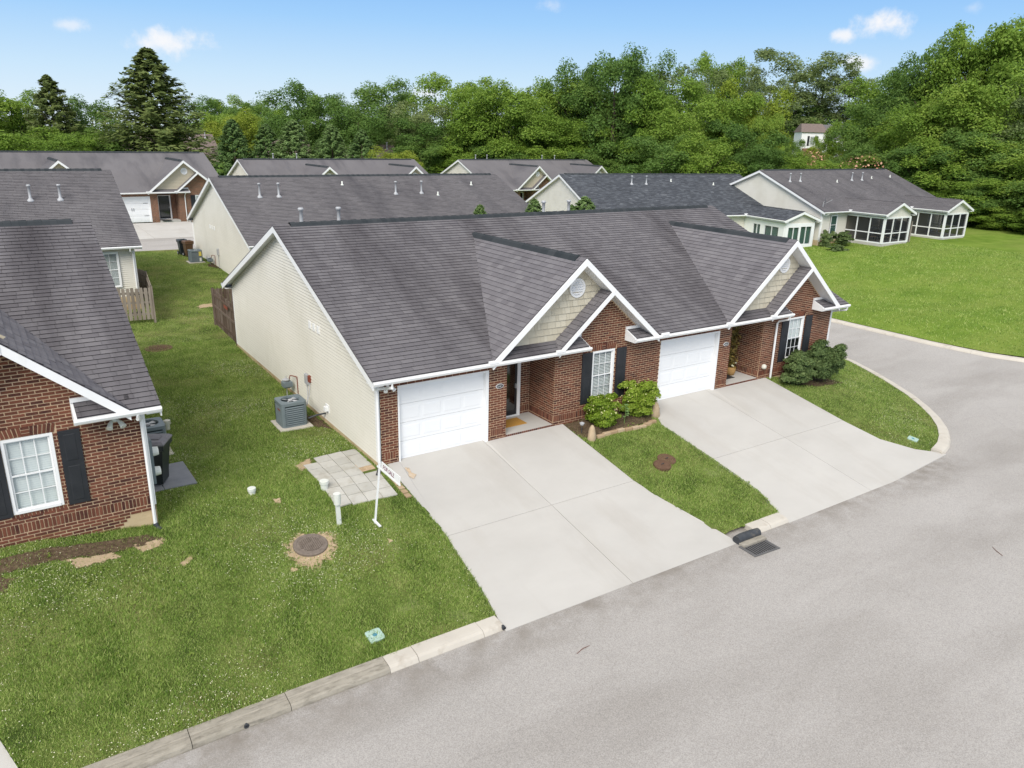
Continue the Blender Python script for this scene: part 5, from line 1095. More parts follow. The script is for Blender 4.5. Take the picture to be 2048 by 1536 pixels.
def cover(label, x, y, r, name='manhole', material='iron', slope=True, ribs=True, lift=.03, group=None):
    z = gz(x, y); t = thing(name, label, 'manhole cover', (x, y, z + lift), 0, group); t.rotation_euler = (math.atan(.165) if y < 0 and slope else 0, 0, 0)
    MB().lathe([(r, -.08), (r, .0), (r * .97, .012), (r * .80, .012), (r * .79, .004)], 28).build('ring', M[material], t)
    lid = MB().lathe([(r * .785, -.03), (r * .785, .008)], 28).build('lid', M[material], t)
    if ribs:
        rb = MB(); k = -r * .6
        while k < r * .62:
            h = math.sqrt(max(0, (r * .64) ** 2 - k * k)); 
            if h > .04: rb.box(k, -h, .008, k + r * .06, h, .028)
            k += r * .115
        rb.box(-r * .16, -r * .13, .008, r * .16, r * .13, .019); rb.build('rib', M[material], lid)
    else: MB().tube([(-.05, 0, .01), (-.04, .0, .04), (.04, 0, .04), (.05, 0, .01)], .01, 6).build('lift_handle', M['pipe'], lid)
    return t
cover('ribbed iron manhole cover in a ring of bare dirt, front lawn', -2.82, -2.4, .40, lift=.045)
cover('faint brown round lid sunk in the lawn by the left roof edge', -2.9, 15.6, .55, material='rust', lift=.01)
cover('rust brown round lid between the driveways, nearer the left driveway', 7.72, -3.22, .27, 'lawn_lid', 'rust', ribs=False, lift=.075, group='rust brown lids')
cover('rust brown round lid between the driveways, behind its twin', 8.13, -2.98, .29, 'lawn_lid', 'rust', ribs=False, lift=.05, group='rust brown lids')
def meter_box(label, x, y, rz):
    t = thing('water_meter_box', label, 'water meter box', (x, y, gz(x, y) + .015), rz, 'pale teal meter lids'); t.rotation_euler = (math.atan(.16), 0, rz)
    b = MB(); w, r = .165, .05; ring = []
    for cx, cy, a0 in ((1, 1, 0), (-1, 1, 90), (-1, -1, 180), (1, -1, 270)):
        for k in range(4): a = R(a0 + 30 * k); ring.append((cx * (w - r) + r * math.cos(a), cy * (w - r) + r * math.sin(a)))
    b.prism([(x_, y_, -.06) for x_, y_ in ring], [(x_, y_, .02) for x_, y_ in ring]); b.build('lid', M['teal'], t)
    MB().lathe([(.05, .02), (.048, .026)], 14, (.0, .01, 0)).build('disc', M['blue'], t); MB().lathe([(.012, .02), (.012, .023)], 8, (-.1, -.05, 0)).build('key_hole', M['dark'], t)
meter_box('pale teal square lid with blue disc near the left kerb', -2.64, -5.6, .06); meter_box('pale teal lid in the clover near the right kerb corner', 17.75, -5.35, .3)
# storm drain
g = thing('storm_grate', 'black barred storm drain grate in the street by the kerb', 'drain grate', (7.38, -7.2, ROADZ + .012), -.06)
b = MB(); b.box(-.46, -.28, -.03, .46, -.23, .012); b.box(-.46, .23, -.03, .46, .28, .012); b.box(-.46, -.23, -.03, -.41, .23, .012); b.box(.41, -.23, -.03, .46, .23, .012); b.build('frame', M['steel'], g)
for k in range(11): MB().box(-.385 + k * .075, -.23, -.03, -.36 + k * .075, .23, .006).build('bar', M['steel'], g)
MB().box(-.41, -.23, -.010, .41, .23, -.006).build('drain_pit', M['dark'], g)
pp = thing('drain_pipe', 'black plastic pipe standing in for the kerb above the grate', 'pipe', (7.45, -6.72, ROADZ + .09), -.03); MB().tube([(-.42, -.02, 0), (-.2, 0, .01), (.2, 0, .01), (.42, .0, 0)], [.12, .125, .125, .12], 16).build('pipe', M['pipe'], pp)
MB().box(-.42, -.30, -.1, .42, -.12, -.02).build('gutter_sill', M['kerbold'], pp)
# paver patio
pt = thing('paver_patio', 'small patio of pale square pavers at the house corner', 'patio')
S = .41
for i in range(4):
    for j in range(7):
        if (i, j) in ((3, 3), (0, 6)): continue
        x0 = -1.74 + i * S; y0 = -1.36 + j * S + (.06 if i == 0 else 0) - .02 * i; zz = gz(x0 + S / 2, y0 + S / 2) + .028 + random.uniform(-.006, .006)
        tl = [random.uniform(-.006, .006) for _ in range(4)]; g2 = .008
        cs = [(x0 + g2, y0 + g2), (x0 + S - g2, y0 + g2), (x0 + S - g2, y0 + S - g2), (x0 + g2, y0 + S - g2)]
        zc = [gz(*c) + .03 + t_ for c, t_ in zip(cs, tl)]
        MB().prism([(c[0], c[1], z - .06) for c, z in zip(cs, zc)], [(c[0], c[1], z) for c, z in zip(cs, zc)]).build('paver', M['paver'], pt)
for (x, y) in ((-.48, .02), (-.36, .06), (-.48, .14), (-.34, .2), (-.22, .12), (-.2, .24), (-.46, .27), (-.3, .32), (-1.55, .0), (-1.55, .12)):
    z = gz(x, y) + .015; MB().bevel_box(x, y, z - .05, x + .12, y + .09, z + random.uniform(0, .01), .006).build('small_paver', M['paverbrick'], pt)
for k in range(7): y = -.25 - k * .2; MB().bevel_box(.04, y - .18, gz(.1, y) - .05, .20, y, gz(.1, y) + .02, .008).build('edge_paver', M['paverbrick'], pt)
MB().poly([(-.52, -.04, gz(-.5, 0) + .006), (-.1, -.04, gz(-.1, 0) + .006), (-.1, .44, .01), (-.52, .44, .01)]).build('bare_soil', M['drysoil'], pt)
def patch(name, label, pts, zoff, m, seed=0, n=64, zf=None, kind='structure', rough=.18):
    """ragged flat patch lying on the ground"""
    rnd = random.Random(seed); P = np.array(pts + pts[:1], float); Q = resample(P, max(.025, np.linalg.norm(np.diff(P, axis=0), axis=1).sum() / n))[:-1]; c = Q.mean(0); zf = zf or (lambda x, y: gz(x, y))
    ph = [rnd.uniform(0, 6.28) for _ in range(5)]; th = [math.atan2(q[1] - c[1], q[0] - c[0]) for q in Q]
    Q = [tuple(c + (q - c) * (1 + rough * (.5 * math.sin(3 * t + ph[0]) + .4 * math.sin(5 * t + ph[1]) + .35 * math.sin(9 * t + ph[2]) + .25 * math.sin(15 * t + ph[3])) + rnd.uniform(-.03, .03))) for q, t in zip(Q, th)]; mb = MB(); rings = [1, .6, .25]
    for f in rings:
        for q in Q: x, y = c + (np.array(q) - c) * f; mb.v.append((x, y, zf(x, y) + zoff))
    k = len(Q)
    for r in range(2):
        for j in range(k): mb.f.append((r * k + j, r * k + (j + 1) % k, (r + 1) * k + (j + 1) % k, (r + 1) * k + j))
    mb.f.append(tuple(range(2 * k, 3 * k))); o = mb.build(name, m); o['kind'] = kind
    at = o.data.attributes.new('rim', 'FLOAT', 'POINT'); at.data.foreach_set('value', [1.0] * k + [.35] * k + [0.0] * k); return o
PATCH = []
def dirt(pts, seed, m='drysoil', zoff=.012, rough=.2): PATCH.append(pts); return patch('bare_dirt', '', pts, zoff, M[m + '_r'], seed, rough=rough)
dirt([(-3.5, -2.8), (-3.05, -3.2), (-2.5, -3.1), (-2.15, -2.6), (-2.25, -2.05), (-2.9, -1.85), (-3.35, -2.1)], 1)
dirt([(-3.45, -2.9), (-3.3, -3.05), (-3.55, -3.1)], 2); dirt([(-3.05, -.32), (-2.85, -.35), (-2.9, -.62), (-3.05, -.5)], 3)
dirt([(-1.1, -2.9), (-1.0, -3.05), (-1.15, -3.1)], 4); dirt([(.2, 22.4), (1.2, 22.5), (1.0, 23.3), (.3, 23.2)], 5); dirt([(-5.6, -1.85), (-5.3, -1.65), (-5.25, -1.8), (-5.55, -2.0)], 6)
dirt([(-.5, 3.95), (-.05, 3.2), (-.05, 4.5), (-.4, 4.9)], 8, 'soil', .02); dirt([(3.2, 33.4), (3.75, 32.2), (3.75, 34.6), (3.4, 34.4)], 9, 'soil', .02)
dirt([(-9.8, -.72), (-5.8, -.66), (-5.7, -.95), (-6.6, -1.12), (-7.6, -1.15), (-8.4, -1.2), (-9.8, -1.25)], 10, 'soil', .02, .08)
dirt([(-9.6, -1.2), (-8.6, -1.25), (-8.7, -1.7), (-9.5, -1.8)], 41, 'soil', .018); dirt([(-7.7, -1.15), (-6.7, -1.1), (-6.6, -1.35), (-7.5, -1.5)], 42); dirt([(-6.4, -.95), (-5.7, -.85), (-5.75, -1.15), (-6.3, -1.3)], 43)
dirt([(-1.95, 1.3), (-1.35, 1.62), (-1.45, 1.2), (-1.9, .8)], 12); dirt([(16.7, -.05), (20.2, -.05), (20.2, -.9), (18.2, -1.1), (16.9, -.8)], 11, 'soil', .02, .06)
# planting bed between the drives
PATCH.append([(6.42, -.03), (10.3, -.03), (9.7, -.7), (9.5, -1.0), (6.7, -1.1), (6.42, -.9)])
patch('planting_bed', '', [(6.42, -.03), (10.0, -.03), (9.7, -.6), (9.5, -.95), (8.4, -1.02), (6.75, -1.05), (6.42, -.9)], .03, M['soil'], 20, rough=.02)
def boulder(label, x, y, h, w, lean=0):
    t = thing('boulder', label, 'rock', (x, y, gz(x, y)), random.uniform(0, 1), 'tan upright rocks at the flower bed'); b = MB(); rnd = random.Random(int(x * 10)); n = 12
    for i, (r, z) in enumerate(((.9, -.1), (1, .08), (.95, .3), (.82, .55), (.6, .8), (.3, .96), (.02, 1.0))):
        for k in range(n): a = 2 * math.pi * k / n; q = 1 + rnd.uniform(-.07, .07); b.v.append((w * r * q * math.cos(a) + lean * z, w * .8 * r * q * math.sin(a), z * h))
    for i in range(6):
        for k in range(n): b.f.append((i * n + k, i * n + (k + 1) % n, (i + 1) * n + (k + 1) % n, (i + 1) * n + k))
    b.build('stone', M['rock'], t, smooth=True)
boulder('tan upright rock at the left corner of the flower bed', 6.68, -1.12, .46, .17, .06); boulder('tan upright rock at the right end of flower bed by the driveway', 9.78, -.72, .52, .19, -.04)
ed = thing('bed_edging', 'low row of tan edging stones along the flower bed', 'edging')
for k in range(9): x = 6.9 + k * .29; y = -1.12 + .05 * math.sin(k * .8) + max(0, k - 6) * .04; MB().bevel_box(x, y - .06, gz(x, y) - .05, x + .27, y + .06, gz(x, y) + .09 + .012 * (k % 2), .014).build('edging_stone', M['paverbrick'], ed)
sl_ = thing('path_light', 'small black solar path light in the flower bed', 'path light', (6.6, -.72, gz(6.6, -.72))); MB().tube([(0, 0, -.05), (0, 0, .3)], .012, 6).build('stake', M['pipe'], sl_); MB().lathe([(.02, .3), (.06, .31), (.07, .36), (.085, .37), (.03, .4)], 10).build('lamp_head', M['metal'], sl_)
t = thing('plant_label', 'small white card between the two flowering bushes', 'card', (8.28, -.35, gz(8.2, -.4)), -.5); MB().box(-.01, -.01, 0, .01, .01, .45).build('stake', M['metal'], t); MB().obox((0, -.02, .5), (.075, 0, 0), (0, .006, .003), (0, -.02, .04)).build('card', M['pvc'], t)
# big leaved young plant in the bed
t = thing('sunflower_plant', 'young plant with big pale leaves between the bushes', 'plant', (8.33, -.78, gz(8.33, -.78)))
MB().tube([(0, 0, 0), (.03, .0, .35), (.0, .02, .72)], [.012, .011, .006], 6).build('stem', M['leafstem'], t)
rnd = random.Random(5); lf = leaf_mat('leaf_big', (.12, .22, .06), (.18, .30, .10), (.26, .38, .16), .25, .3)
for k in range(10):
    a = rnd.uniform(0, 6.28); z = .3 + .045 * k; d = Vector((math.cos(a), math.sin(a), .25)); s_ = Vector((-d.y, d.x, 0)); ln = .2 - .008 * k; c = Vector((.0, 0, z)); b = MB()
    b.poly([c + d * .03, c + d * ln * .5 - s_ * .065, c + d * ln + Vector((0, 0, -.04)), c + d * ln * .5 + s_ * .065 + Vector((0, 0, .015))]); b.build('leaf', lf, t)
# door mats, planter
t = thing('door_mat', 'orange coir door mat on the left porch', 'door mat', (4.92, .78, .088)); MB().bevel_box(-.42, -.3, 0, .42, .3, .015, .005).build('mat', M['mat_orange'], t)
t = thing('door_mat', 'dark door mat edge on the right porch', 'door mat', (14.72, .72, .088)); MB().bevel_box(-.38, -.26, 0, .38, .26, .014, .005).build('mat', M['black'], t)
t = thing('door_mat', 'dark mat before the black front door of the back left house', 'door mat', (5.45, 58.6, .58)); MB().bevel_box(-.4, -.25, 0, .4, .25, .014, .005).build('mat', M['black'], t)
# fences
def picket_fence(label, segs, h, z0, m, rails='near', gap=.03, w=.14, double=False, gate=None):
    t = thing('wooden_fence', label, 'fence', (segs[0][0], segs[0][1], z0)); ox, oy = segs[0]
    for (ax, ay), (bx, by) in zip(segs[:-1], segs[1:]):
        v = Vector((bx - ax, by - ay, 0)); ln = v.length; v.normalize(); n = Vector((v.y, -v.x, 0)); rot = math.atan2(v.y, v.x); k = 0
        a = Vector((ax - ox, ay - oy, 0))
        for p in (a, a + v * ln): b = MB(); b.obox(p + Vector((0, 0, h / 2 - .15)), v * .05, n * .05, Vector((0, 0, h / 2 + .2))); b.build('fence_post', m, t)
        for z in (.3, h * .55, h - .25): b = MB(); b.obox(a + v * ln / 2 + Vector((0, 0, z)), v * ln / 2, n * .02, Vector((0, 0, .045))); b.build('fence_rail', m, t)
        u = .0
        while u + w <= ln + .02:
            hh = h + random.uniform(-.03, .02); side = (1 if not double or k % 2 == 0 else -1); c = a + v * (u + w / 2) + n * (.033 * side); q = random.uniform(-.01, .01)
            b = MB(); A_ = [c + v * (-w / 2) , c + v * (w / 2), c + v * (w / 2 + q) + Vector((0, 0, hh - .03)), c + v * (w / 2 - .03 + q) + Vector((0, 0, hh)), c + v * (-w / 2 + .03 + q) + Vector((0, 0, hh)), c + v * (-w / 2 + q) + Vector((0, 0, hh - .03))]
            b.prism([p - n * .01 + Vector((0, 0, .04)) * (i < 2) for i, p in enumerate(A_)], [p + n * .01 + Vector((0, 0, .04)) * (i < 2) for i, p in enumerate(A_)]); b.build('picket', m, t)
            u += w + gap; k += 1
    if gate:
        for z in gate: b = MB(); b.box(-.0 + .5, -.07, z, .5 + .5, -.05, z + .06); b.box(.72, -.07, z - .06, .78, -.05, z + .12); b.build('hinge', M['black'], t)
    return t
picket_fence('weathered grey picket gate and fence beside the second house', [(-3.62, 20.55), (-2.2, 20.35), (-1.75, 24.6), (-2.3, 28.6)], 1.55, .15, M['wood'], gap=.045, gate=(.35, 1.2))
f2 = picket_fence('dark weathered board fence at the rear corner of nearest house', [(.02, 14.42), (.12, 18.6), (9.5, 18.7)], 1.72, 0, M['wooddark'], gap=.012)
MB().obox((-.055, 1.3, 1.42), (.004, 0, 0), (0, .3, 0), (0, 0, .07)).build('red_board', M['copper'], f2)
picket_fence('short grey board fence between the two screened porches', [(61.9, 20.5), (62.6, 24.0)], 1.75, .3, M['wood'], gap=.01)
# porch furniture behind the first screen
def patio_chair(label, x, y, rz):
    t = thing('patio_chair', label, 'chair', (x, y, .36), rz, 'chairs in the screened porch')
    MB().bevel_box(-.28, -.28, .36, .28, .28, .46, .03).build('cushion', M['cushion'], t)
    for sx in (-1, 1):
        for sy in (-1, 1): MB().box(sx * .28 - .02, sy * .28 - .02, 0, sx * .28 + .02, sy * .28 + .02, .85 if sy > 0 else .6).build('leg', M['black'], t)
    b = MB(); b.box(-.28, .265, .82, .28, .295, .86); b.box(-.28, .265, .48, .28, .295, .52)
    for s in (-1, 1): b.obox((0, .28, .66), (.3 * .86, 0, s * .17), (0, .012, 0), (-s * .01, 0, .018))
    b.build('backrest', M['black'], t)
for lab, x, y, rz in (('black patio chair with crossed back nearest the screen corner', 59.0, 20.9, 2.7), ('black patio chair with crossed back, second along the screen', 58.35, 21.9, 2.2), ('tan cushioned chair at the right end of the porch', 60.9, 21.6, -1.2)): patio_chair(lab, x, y, rz)
t = thing('patio_table', 'low dark table among the porch chairs', 'table', (59.9, 22.2, .36)); MB().bevel_box(-.5, -.4, .44, .5, .4, .48, .01).build('table_top', M['cushion'], t)
for sx in (-1, 1):
    for sy in (-1, 1): MB().box(sx * .42 - .025, sy * .32 - .025, 0, sx * .42 + .025, sy * .32 + .025, .44).build('leg', M['black'], t)
# satellite dish
t = thing('satellite_dish', 'grey satellite dish on the near corner of far right roof', 'satellite dish', (53.9, 24.4, 3.2), .6)
MB().tube([(0, 0, -.1), (0, 0, .5), (-.05, -.1, .6)], .03, 6).build('mast', M['metal'], t); b = MB(); n = 16
for i, r in enumerate((.02, .18, .34)):
    for k in range(n): a = 2 * math.pi * k / n; b.v.append((r * math.cos(a), -.12 - .35 * r * r + .1 * r * math.sin(a), .62 + r * math.sin(a)))
for i in range(2):
    for k in range(n): b.f.append((i * n + k, i * n + (k + 1) % n, (i + 1) * n + (k + 1) % n, (i + 1) * n + k))
b.build('reflector', M['ac'], t); MB().tube([(0, -.1, .35), (-.1, -.7, .75)], .02, 6).build('feed_arm', M['metal'], t)
# planter by the right door
pl = thing('planter', 'wicker basket with tall bronze leaved plant by the right door', 'planter', (15.25, .85, .088)); MB().lathe([(.16, 0), (.20, .12), (.215, .26), (.20, .32), (.17, .32)], 16).build('basket', M['basket'], pl, smooth=True)

# small marks on the drive and street
dz = lambda x, y: PLANE * y + .0345
patch('rust_stain', '', [(.62, -.32), (.74, -.36), (.70, -.62), (.78, -.80), (.62, -.95), (.50, -.84), (.60, -.62)], 0, M['stain_r'], 33, zf=dz, rough=.12)
for i, (x, y, ln, a, lab) in enumerate(((2.1, -12.8, .5, .5, 'thin reddish twig on the street, nearest the camera'), (12.6, -10.6, .45, 1.0, 'thin reddish twig on the street at the right'), (.9, -8.0, .4, .2, 'thin twig on the street just below the left driveway'))):
    t = thing('twig', lab, 'twig', (x, y, ROADZ + .008), a); MB().tube([(-ln / 2, 0, 0), (0, .02, .006), (ln / 2, -.01, 0)], [.006, .008, .004], 5).build('stick', M['twig'], t)
for x, y, lab in ((-5.5, -6.53, 'black drain pipe end poking through the weathered kerb'), (-.13, -6.58, 'black drain pipe end at the corner of left driveway')):
    t = thing('drain_outlet', lab, 'drain outlet', (x, y, ROADZ + .055)); MB().tube([(0, -.03, -.005), (0, .05, .0)], [.046, .046], 12).build('pipe', M['pipe'], t); MB().lathe([(.045, 0), (.045, .004)], 10, (0, 0, 0)).build('mouth', M['dark'], t).location = (0, -.0, .0)

# ------------------------------------------------------------------ plants
def leaf_quads(pos, nrm, size, elong=1.5, jitter=.55, up=None):
    """one small diamond-cut leaf quad per point, turned roughly along nrm"""
    n = len(pos); v = nrm + RNG.normal(0, jitter, (n, 3)); v /= np.linalg.norm(v, axis=1)[:, None]
    a = RNG.normal(0, 1, (n, 3)) if up is None else up + RNG.normal(0, .35, (n, 3)); a -= v * (a * v).sum(1)[:, None]; a /= np.linalg.norm(a, axis=1)[:, None] + 1e-9; b = np.cross(v, a)
    s = (size * RNG.uniform(.6, 1.35, n))[:, None]; e = elong
    V = np.stack([pos - a * s * e, pos - b * s * .75 + v * s * .15, pos + a * s * e, pos + b * s * .75 + v * s * .15], 1).reshape(-1, 3)
    return V, np.arange(4 * n).reshape(n, 4)
def sphere_dirs(n):
    d = RNG.normal(0, 1, (n, 3)); return d / np.linalg.norm(d, axis=1)[:, None]
def broad_crown(name, m, majors=16, subs=8, per=145, leaf=.009, lo=.08, rmaj=.15, rsub=.085, airy=1.0, fill=.08, zsq=.8, asp=1.0):
    """crown in a unit box: width 1, height 1. big limbs' masses, each of smaller leaf clumps, on an uneven envelope"""
    P, Nn = [], []; ph = RNG.uniform(0, 6.28, 3)
    for k in range(majors):
        z = lo + .05 + (.80 - lo) * ((k + RNG.uniform(.1, .9)) / majors); t = (z - lo) / (1 - lo); env = .5 * math.sqrt(max(.03, 1 - (abs(t - .46) / .60) ** 2.2)); a = 2.4 * k + RNG.uniform(-.5, .5); env *= 1 + .16 * math.sin(2 * a + ph[0]) + RNG.uniform(-.16, .08)
        r = max(0, env - rmaj * .75) * RNG.uniform(.72, 1.0); C = np.array([r * math.cos(a), r * math.sin(a), z]); R1 = rmaj * RNG.uniform(.75, 1.2)
        for j in range(subs):
            d0 = sphere_dirs(1)[0]; d0[2] = abs(d0[2]) * .9 - .25; c = C + d0 * R1 * np.array([1, 1, zsq]) * RNG.uniform(.55, 1.0); rad = rsub * RNG.uniform(.7, 1.3); d = sphere_dirs(per); d[:, 2] = np.where(d[:, 2] < -.4, -d[:, 2], d[:, 2])
            p = c + d * rad * (RNG.uniform(.35, 1.1, per) ** .6)[:, None] * np.array([1, 1, zsq]); P.append(p); Nn.append(d * .7 + d0 * .35 + np.array([0, 0, .4]) + np.array([c[0], c[1], 0]) * .5)
    n2 = int(majors * subs * per * fill * airy); z = RNG.uniform(lo + .03, .80, n2); a = RNG.uniform(0, 6.283, n2); r = .30 * np.sqrt(RNG.uniform(0, 1, n2)) * np.sqrt(np.clip(1 - ((z - .45) / .55) ** 2, 0, 1))
    P.append(np.stack([r * np.cos(a), r * np.sin(a), z], 1)); Nn.append(np.stack([np.cos(a), np.sin(a), 0 * a], 1))
    P = np.concatenate(P); Nn = np.concatenate(Nn); Nn /= np.linalg.norm(Nn, axis=1)[:, None]; P[:, 2] *= asp / max(1e-6, P[:, 2].max()); V, F = leaf_quads(P, Nn, leaf); V[:, 2] = np.maximum(V[:, 2], .0); return np_mesh(name, V, F, m)
def conifer_crown(name, m, branches=150, per=46, leaf=.016, ragged=.3, lean=.25, power=.85, spray=.055, asp=1.6):
    P, Nn, U = [], [], []
    for i in range(branches):
        t = (i + RNG.uniform(0, 1)) / branches; z = .03 + .95 * t; env = .5 * (1 - t) ** power + .012; a = 2.39996 * i + RNG.uniform(-.35, .35); ln = env * (1 - ragged * RNG.uniform(0, 1)); d = np.array([math.cos(a), math.sin(a), 0])
        s = np.sqrt(RNG.uniform(.06, 1, per)); rise = lean * RNG.uniform(.3, 1.2); p = d * (s * ln)[:, None]; p[:, 2] = z + rise * ln * s * s - .05 * s * (1 - t); p += RNG.normal(0, 1, (per, 3)) * spray * (.35 + s[:, None] * .7) * (1.15 - t) * np.array([.7, .7, .5]); P.append(p)
        Nn.append(np.tile(d * .6 + np.array([0, 0, .8]), (per, 1))); U.append(np.tile(d + np.array([0, 0, .35]), (per, 1)))
    P = np.concatenate(P); P[:, 2] *= asp; V, F = leaf_quads(P, np.concatenate(Nn), leaf, 1.9, .45, np.concatenate(U)); return np_mesh(name, V, F, m)
CROWN = {}
for k in 'BDYAM': CROWN[k] = [broad_crown('crown', LEAF[k], *((20, 8, 140, .0092) if k != 'A' else (18, 7, 120, .0085)), asp=1.5, lo=.06 if k in 'DM' else .10, airy=1 if k != 'A' else .7, rmaj=.155 if k != 'A' else .14, rsub=.094 if k != 'A' else .07, fill=.17) for _ in range(3 if k in 'BD' else 2)]
CROWN['R'] = [conifer_crown('crown', LEAF['R'], 330, 66, .0095, .52, .30, .80, .036) for _ in range(2)]
CROWN['C'] = [conifer_crown('crown', LEAF['C'], 260, 72, .0115, .14, .22, .70, .04) for _ in range(3)]
tr = MB(); tr.tube([(0, 0, -.3), (.005, 0, .3), (-.008, .004, .62), (0, 0, .9)], [.030, .024, .016, .004], 8)
for a, z in ((.4, .35), (2.3, .42), (4.1, .5), (5.4, .57)): tr.tube([(0, 0, z), (.12 * math.cos(a), .12 * math.sin(a), z + .12), (.26 * math.cos(a), .26 * math.sin(a), z + .24)], [.012, .008, .003], 5, False)
TRUNK = tr.mesh('trunk', M['bark'], True)
KIND = dict(B='leafy_tree', D='leafy_tree', Y='leafy_tree', A='leafy_tree', R='cedar_tree', C='evergreen_tree', M='mimosa_tree')
LOOK = dict(B='bright green leafy tree', D='deep green leafy tree', Y='yellow green leafy tree', A='airy grey green tree', R='ragged dark cedar', C='young conical evergreen', M='low pink blossomed mimosa')
TREES = [
(-7.8,110.2,12,12.4,'B'),(-3.5,111.7,13.4,8.1,'B'),(0.7,101.8,14.8,8.9,'R'),(5.7,106.4,12.7,8.9,'D'),(11.3,93.4,18.2,13.4,'R'),(-3,98,8.5,10.5,'B'),
(5.6,96,8.7,9.5,'D'),(12.6,95.1,8.6,6.5,'B'),(-12.2,111.6,14.3,12.8,'D'),(1.1,92.5,7.9,7.8,'B'),(34.1,165.8,15.2,11.9,'D'),(40,168.4,15.9,10,'B'),
(41.4,154.1,14.3,11.5,'D'),(27.9,130.4,11.4,10.6,'B'),(46.5,157.2,14.8,9.7,'B'),(27.3,121.5,10.6,8.4,'Y'),(31.6,121.7,12.1,7.7,'Y'),(33.7,112.4,11.2,8.1,'D'),
(35.4,105.5,16.1,11.6,'D'),(37.8,99.4,14.3,8.3,'D'),(39.8,94.9,13.1,8.9,'D'),(55.7,120.6,18.3,13.8,'D'),(47.1,108.2,10.9,9.2,'D'),(50,101.8,12.5,7.3,'D'),
(19.1,86.1,9.9,6,'C'),(23.2,85.7,9.5,6.1,'C'),(25.8,82.9,10,7,'C'),(29.8,80,9.6,6,'C'),(32.5,76.7,9.1,6,'C'),(29.5,83.3,7.8,4.6,'C'),
(33.9,70,7.2,5.4,'Y'),(48.8,93.1,13.4,9.9,'A'),(49.4,88.6,10.9,9.7,'D'),(56.5,95.9,18.1,11.9,'B'),(54.7,84.6,15.5,11,'B'),(57,80.8,16.3,10.8,'B'),
(67.3,87.8,16.3,11.9,'B'),(69.8,85.2,17.8,10.2,'B'),(54.8,86.1,11.7,11.2,'B'),(60.2,82,12.6,11.2,'B'),(64.6,77.9,11.6,11.1,'B'),(67.1,75.1,11,8.1,'B'),
(45.9,86.7,7.7,8.8,'D'),(50.6,82.5,7.1,8.7,'B'),(54.8,79.1,7.6,9.4,'D'),(60.5,75.2,7.4,10.1,'B'),(65.1,71.1,6.9,7.9,'D'),(71.6,82.7,20.3,10,'D'),
(71,73.4,21.5,11.5,'D'),(76.3,72.2,21.1,10.3,'D'),(73.4,79.1,16.3,11.5,'D'),(77.1,74.6,15.2,12.9,'B'),(73.8,64.6,17.1,10.4,'B'),(81.8,67.8,19.4,10.3,'A'),
(89.8,71,21.9,8.5,'B'),(93.8,70.4,20.8,9.4,'A'),(70.1,56.9,13.5,9.7,'B'),(72,72.2,10.1,11.1,'D'),(62.7,53.9,9.4,9.2,'D'),(66.6,50.1,9.8,9.1,'B'),
(76,56,15,8.6,'B'),(80.8,56,17,8.1,'Y'),(73.4,50,11.5,8.8,'D'),(76.2,49.6,12.2,4.4,'B'),(71.6,46.2,8.5,6.7,'D'),(155,106.2,29.8,23.3,'A'),
(163.7,104.6,27.8,15.5,'A'),(166.1,98.8,23.8,15.3,'A'),(141.6,102.2,22.6,12.2,'A'),(164.3,105.3,17.8,23.1,'D'),(116.7,60.4,15.5,7.4,'B'),(120.2,62.6,20.8,10.9,'B'),
(103.3,49.5,16.4,10.8,'D'),(108.2,50,19.8,10.3,'D'),(106.8,46.7,21.8,10.6,'D'),(105.4,43,23,10.2,'B'),(106,40.7,24.7,10,'B'),(107,37.9,25.4,9.8,'B'),
(108,34.2,24.3,12.2,'B'),(109.6,30,22.9,12.6,'D'),(100.9,46.9,12.3,9.2,'B'),(93.8,39.7,14.2,10.3,'B'),(95.2,35.8,16.2,10.6,'B'),(96.2,31.8,17.5,10.8,'B'),
(97.7,27.8,16.3,10.6,'A'),(93,46,9.5,6.1,'D'),(87.5,39.3,8.6,8.8,'D'),(87.1,34.7,9.3,9,'D'),(88.6,31.4,9.9,10,'B'),(90.5,28.1,11.1,10.9,'D'),
(89.4,23.1,9.5,10.5,'B'),(86.5,34.8,5.2,7.3,'D'),(87,30.5,4.9,7.7,'B'),(86.2,26.3,5.7,8.4,'B'),(85.1,21.9,5.4,9.1,'D'),(83.9,26.3,1.9,5.1,'D'),
(82.8,22.2,2.3,5.9,'B'),(82.2,17.7,2.7,7.7,'B'),(86.3,16.7,7.2,11.2,'D'),(85.4,45.3,7.4,5.2,'D'),(81.3,44,6.7,5.7,'B'),(85.3,40.4,7.6,6.9,'M'),
(108.3,59.7,12.2,6.4,'B'),(97.3,60.9,9.5,3.1,'D'),(106.7,62.6,10.4,3.2,'B'),(101.3,57.7,8.2,5.4,'Y'),(83.1,47,7.7,3.9,'M'),(76.9,46.1,7.7,5.7,'B'),
(87.5,31.8,2.4,6,'D'),]
NOTE = {(34.8, 'X'): ''}
def where(x, y):
    b = math.degrees(math.atan2(x - CAM.x, y - CAM.y))
    if b < 13: return 'behind the long left roof'
    if b < 24: return 'of middle left wood'
    if b < 36: return 'behind the middle roofs'
    if b < 46: return 'right of centre'
    if b < 52: return 'near the white hill house'
    return 'by the right lawn'
cnt = {}
def far_ground_z(x, y): return float(hill_z(np.array([x]), np.array([y]))[0]) if (y > 118 or x > 140) else 0.0
def row(x, y, z):
    v = Vector((x, y, z)) - CAM; dz = v.dot(Vector(f_)); py = 768 - 1527 * v.dot(Vector(u_)) / dz; return 'on the skyline' if py < 178 else 'at half height' if py < 262 else 'low in front'
TG = {}; TLAB = {}
for i, (x, y, ztop, w, k) in enumerate(TREES): TG.setdefault((k, where(x, y), row(x, y, ztop)), []).append((math.atan2(x - CAM.x, y - CAM.y), i))
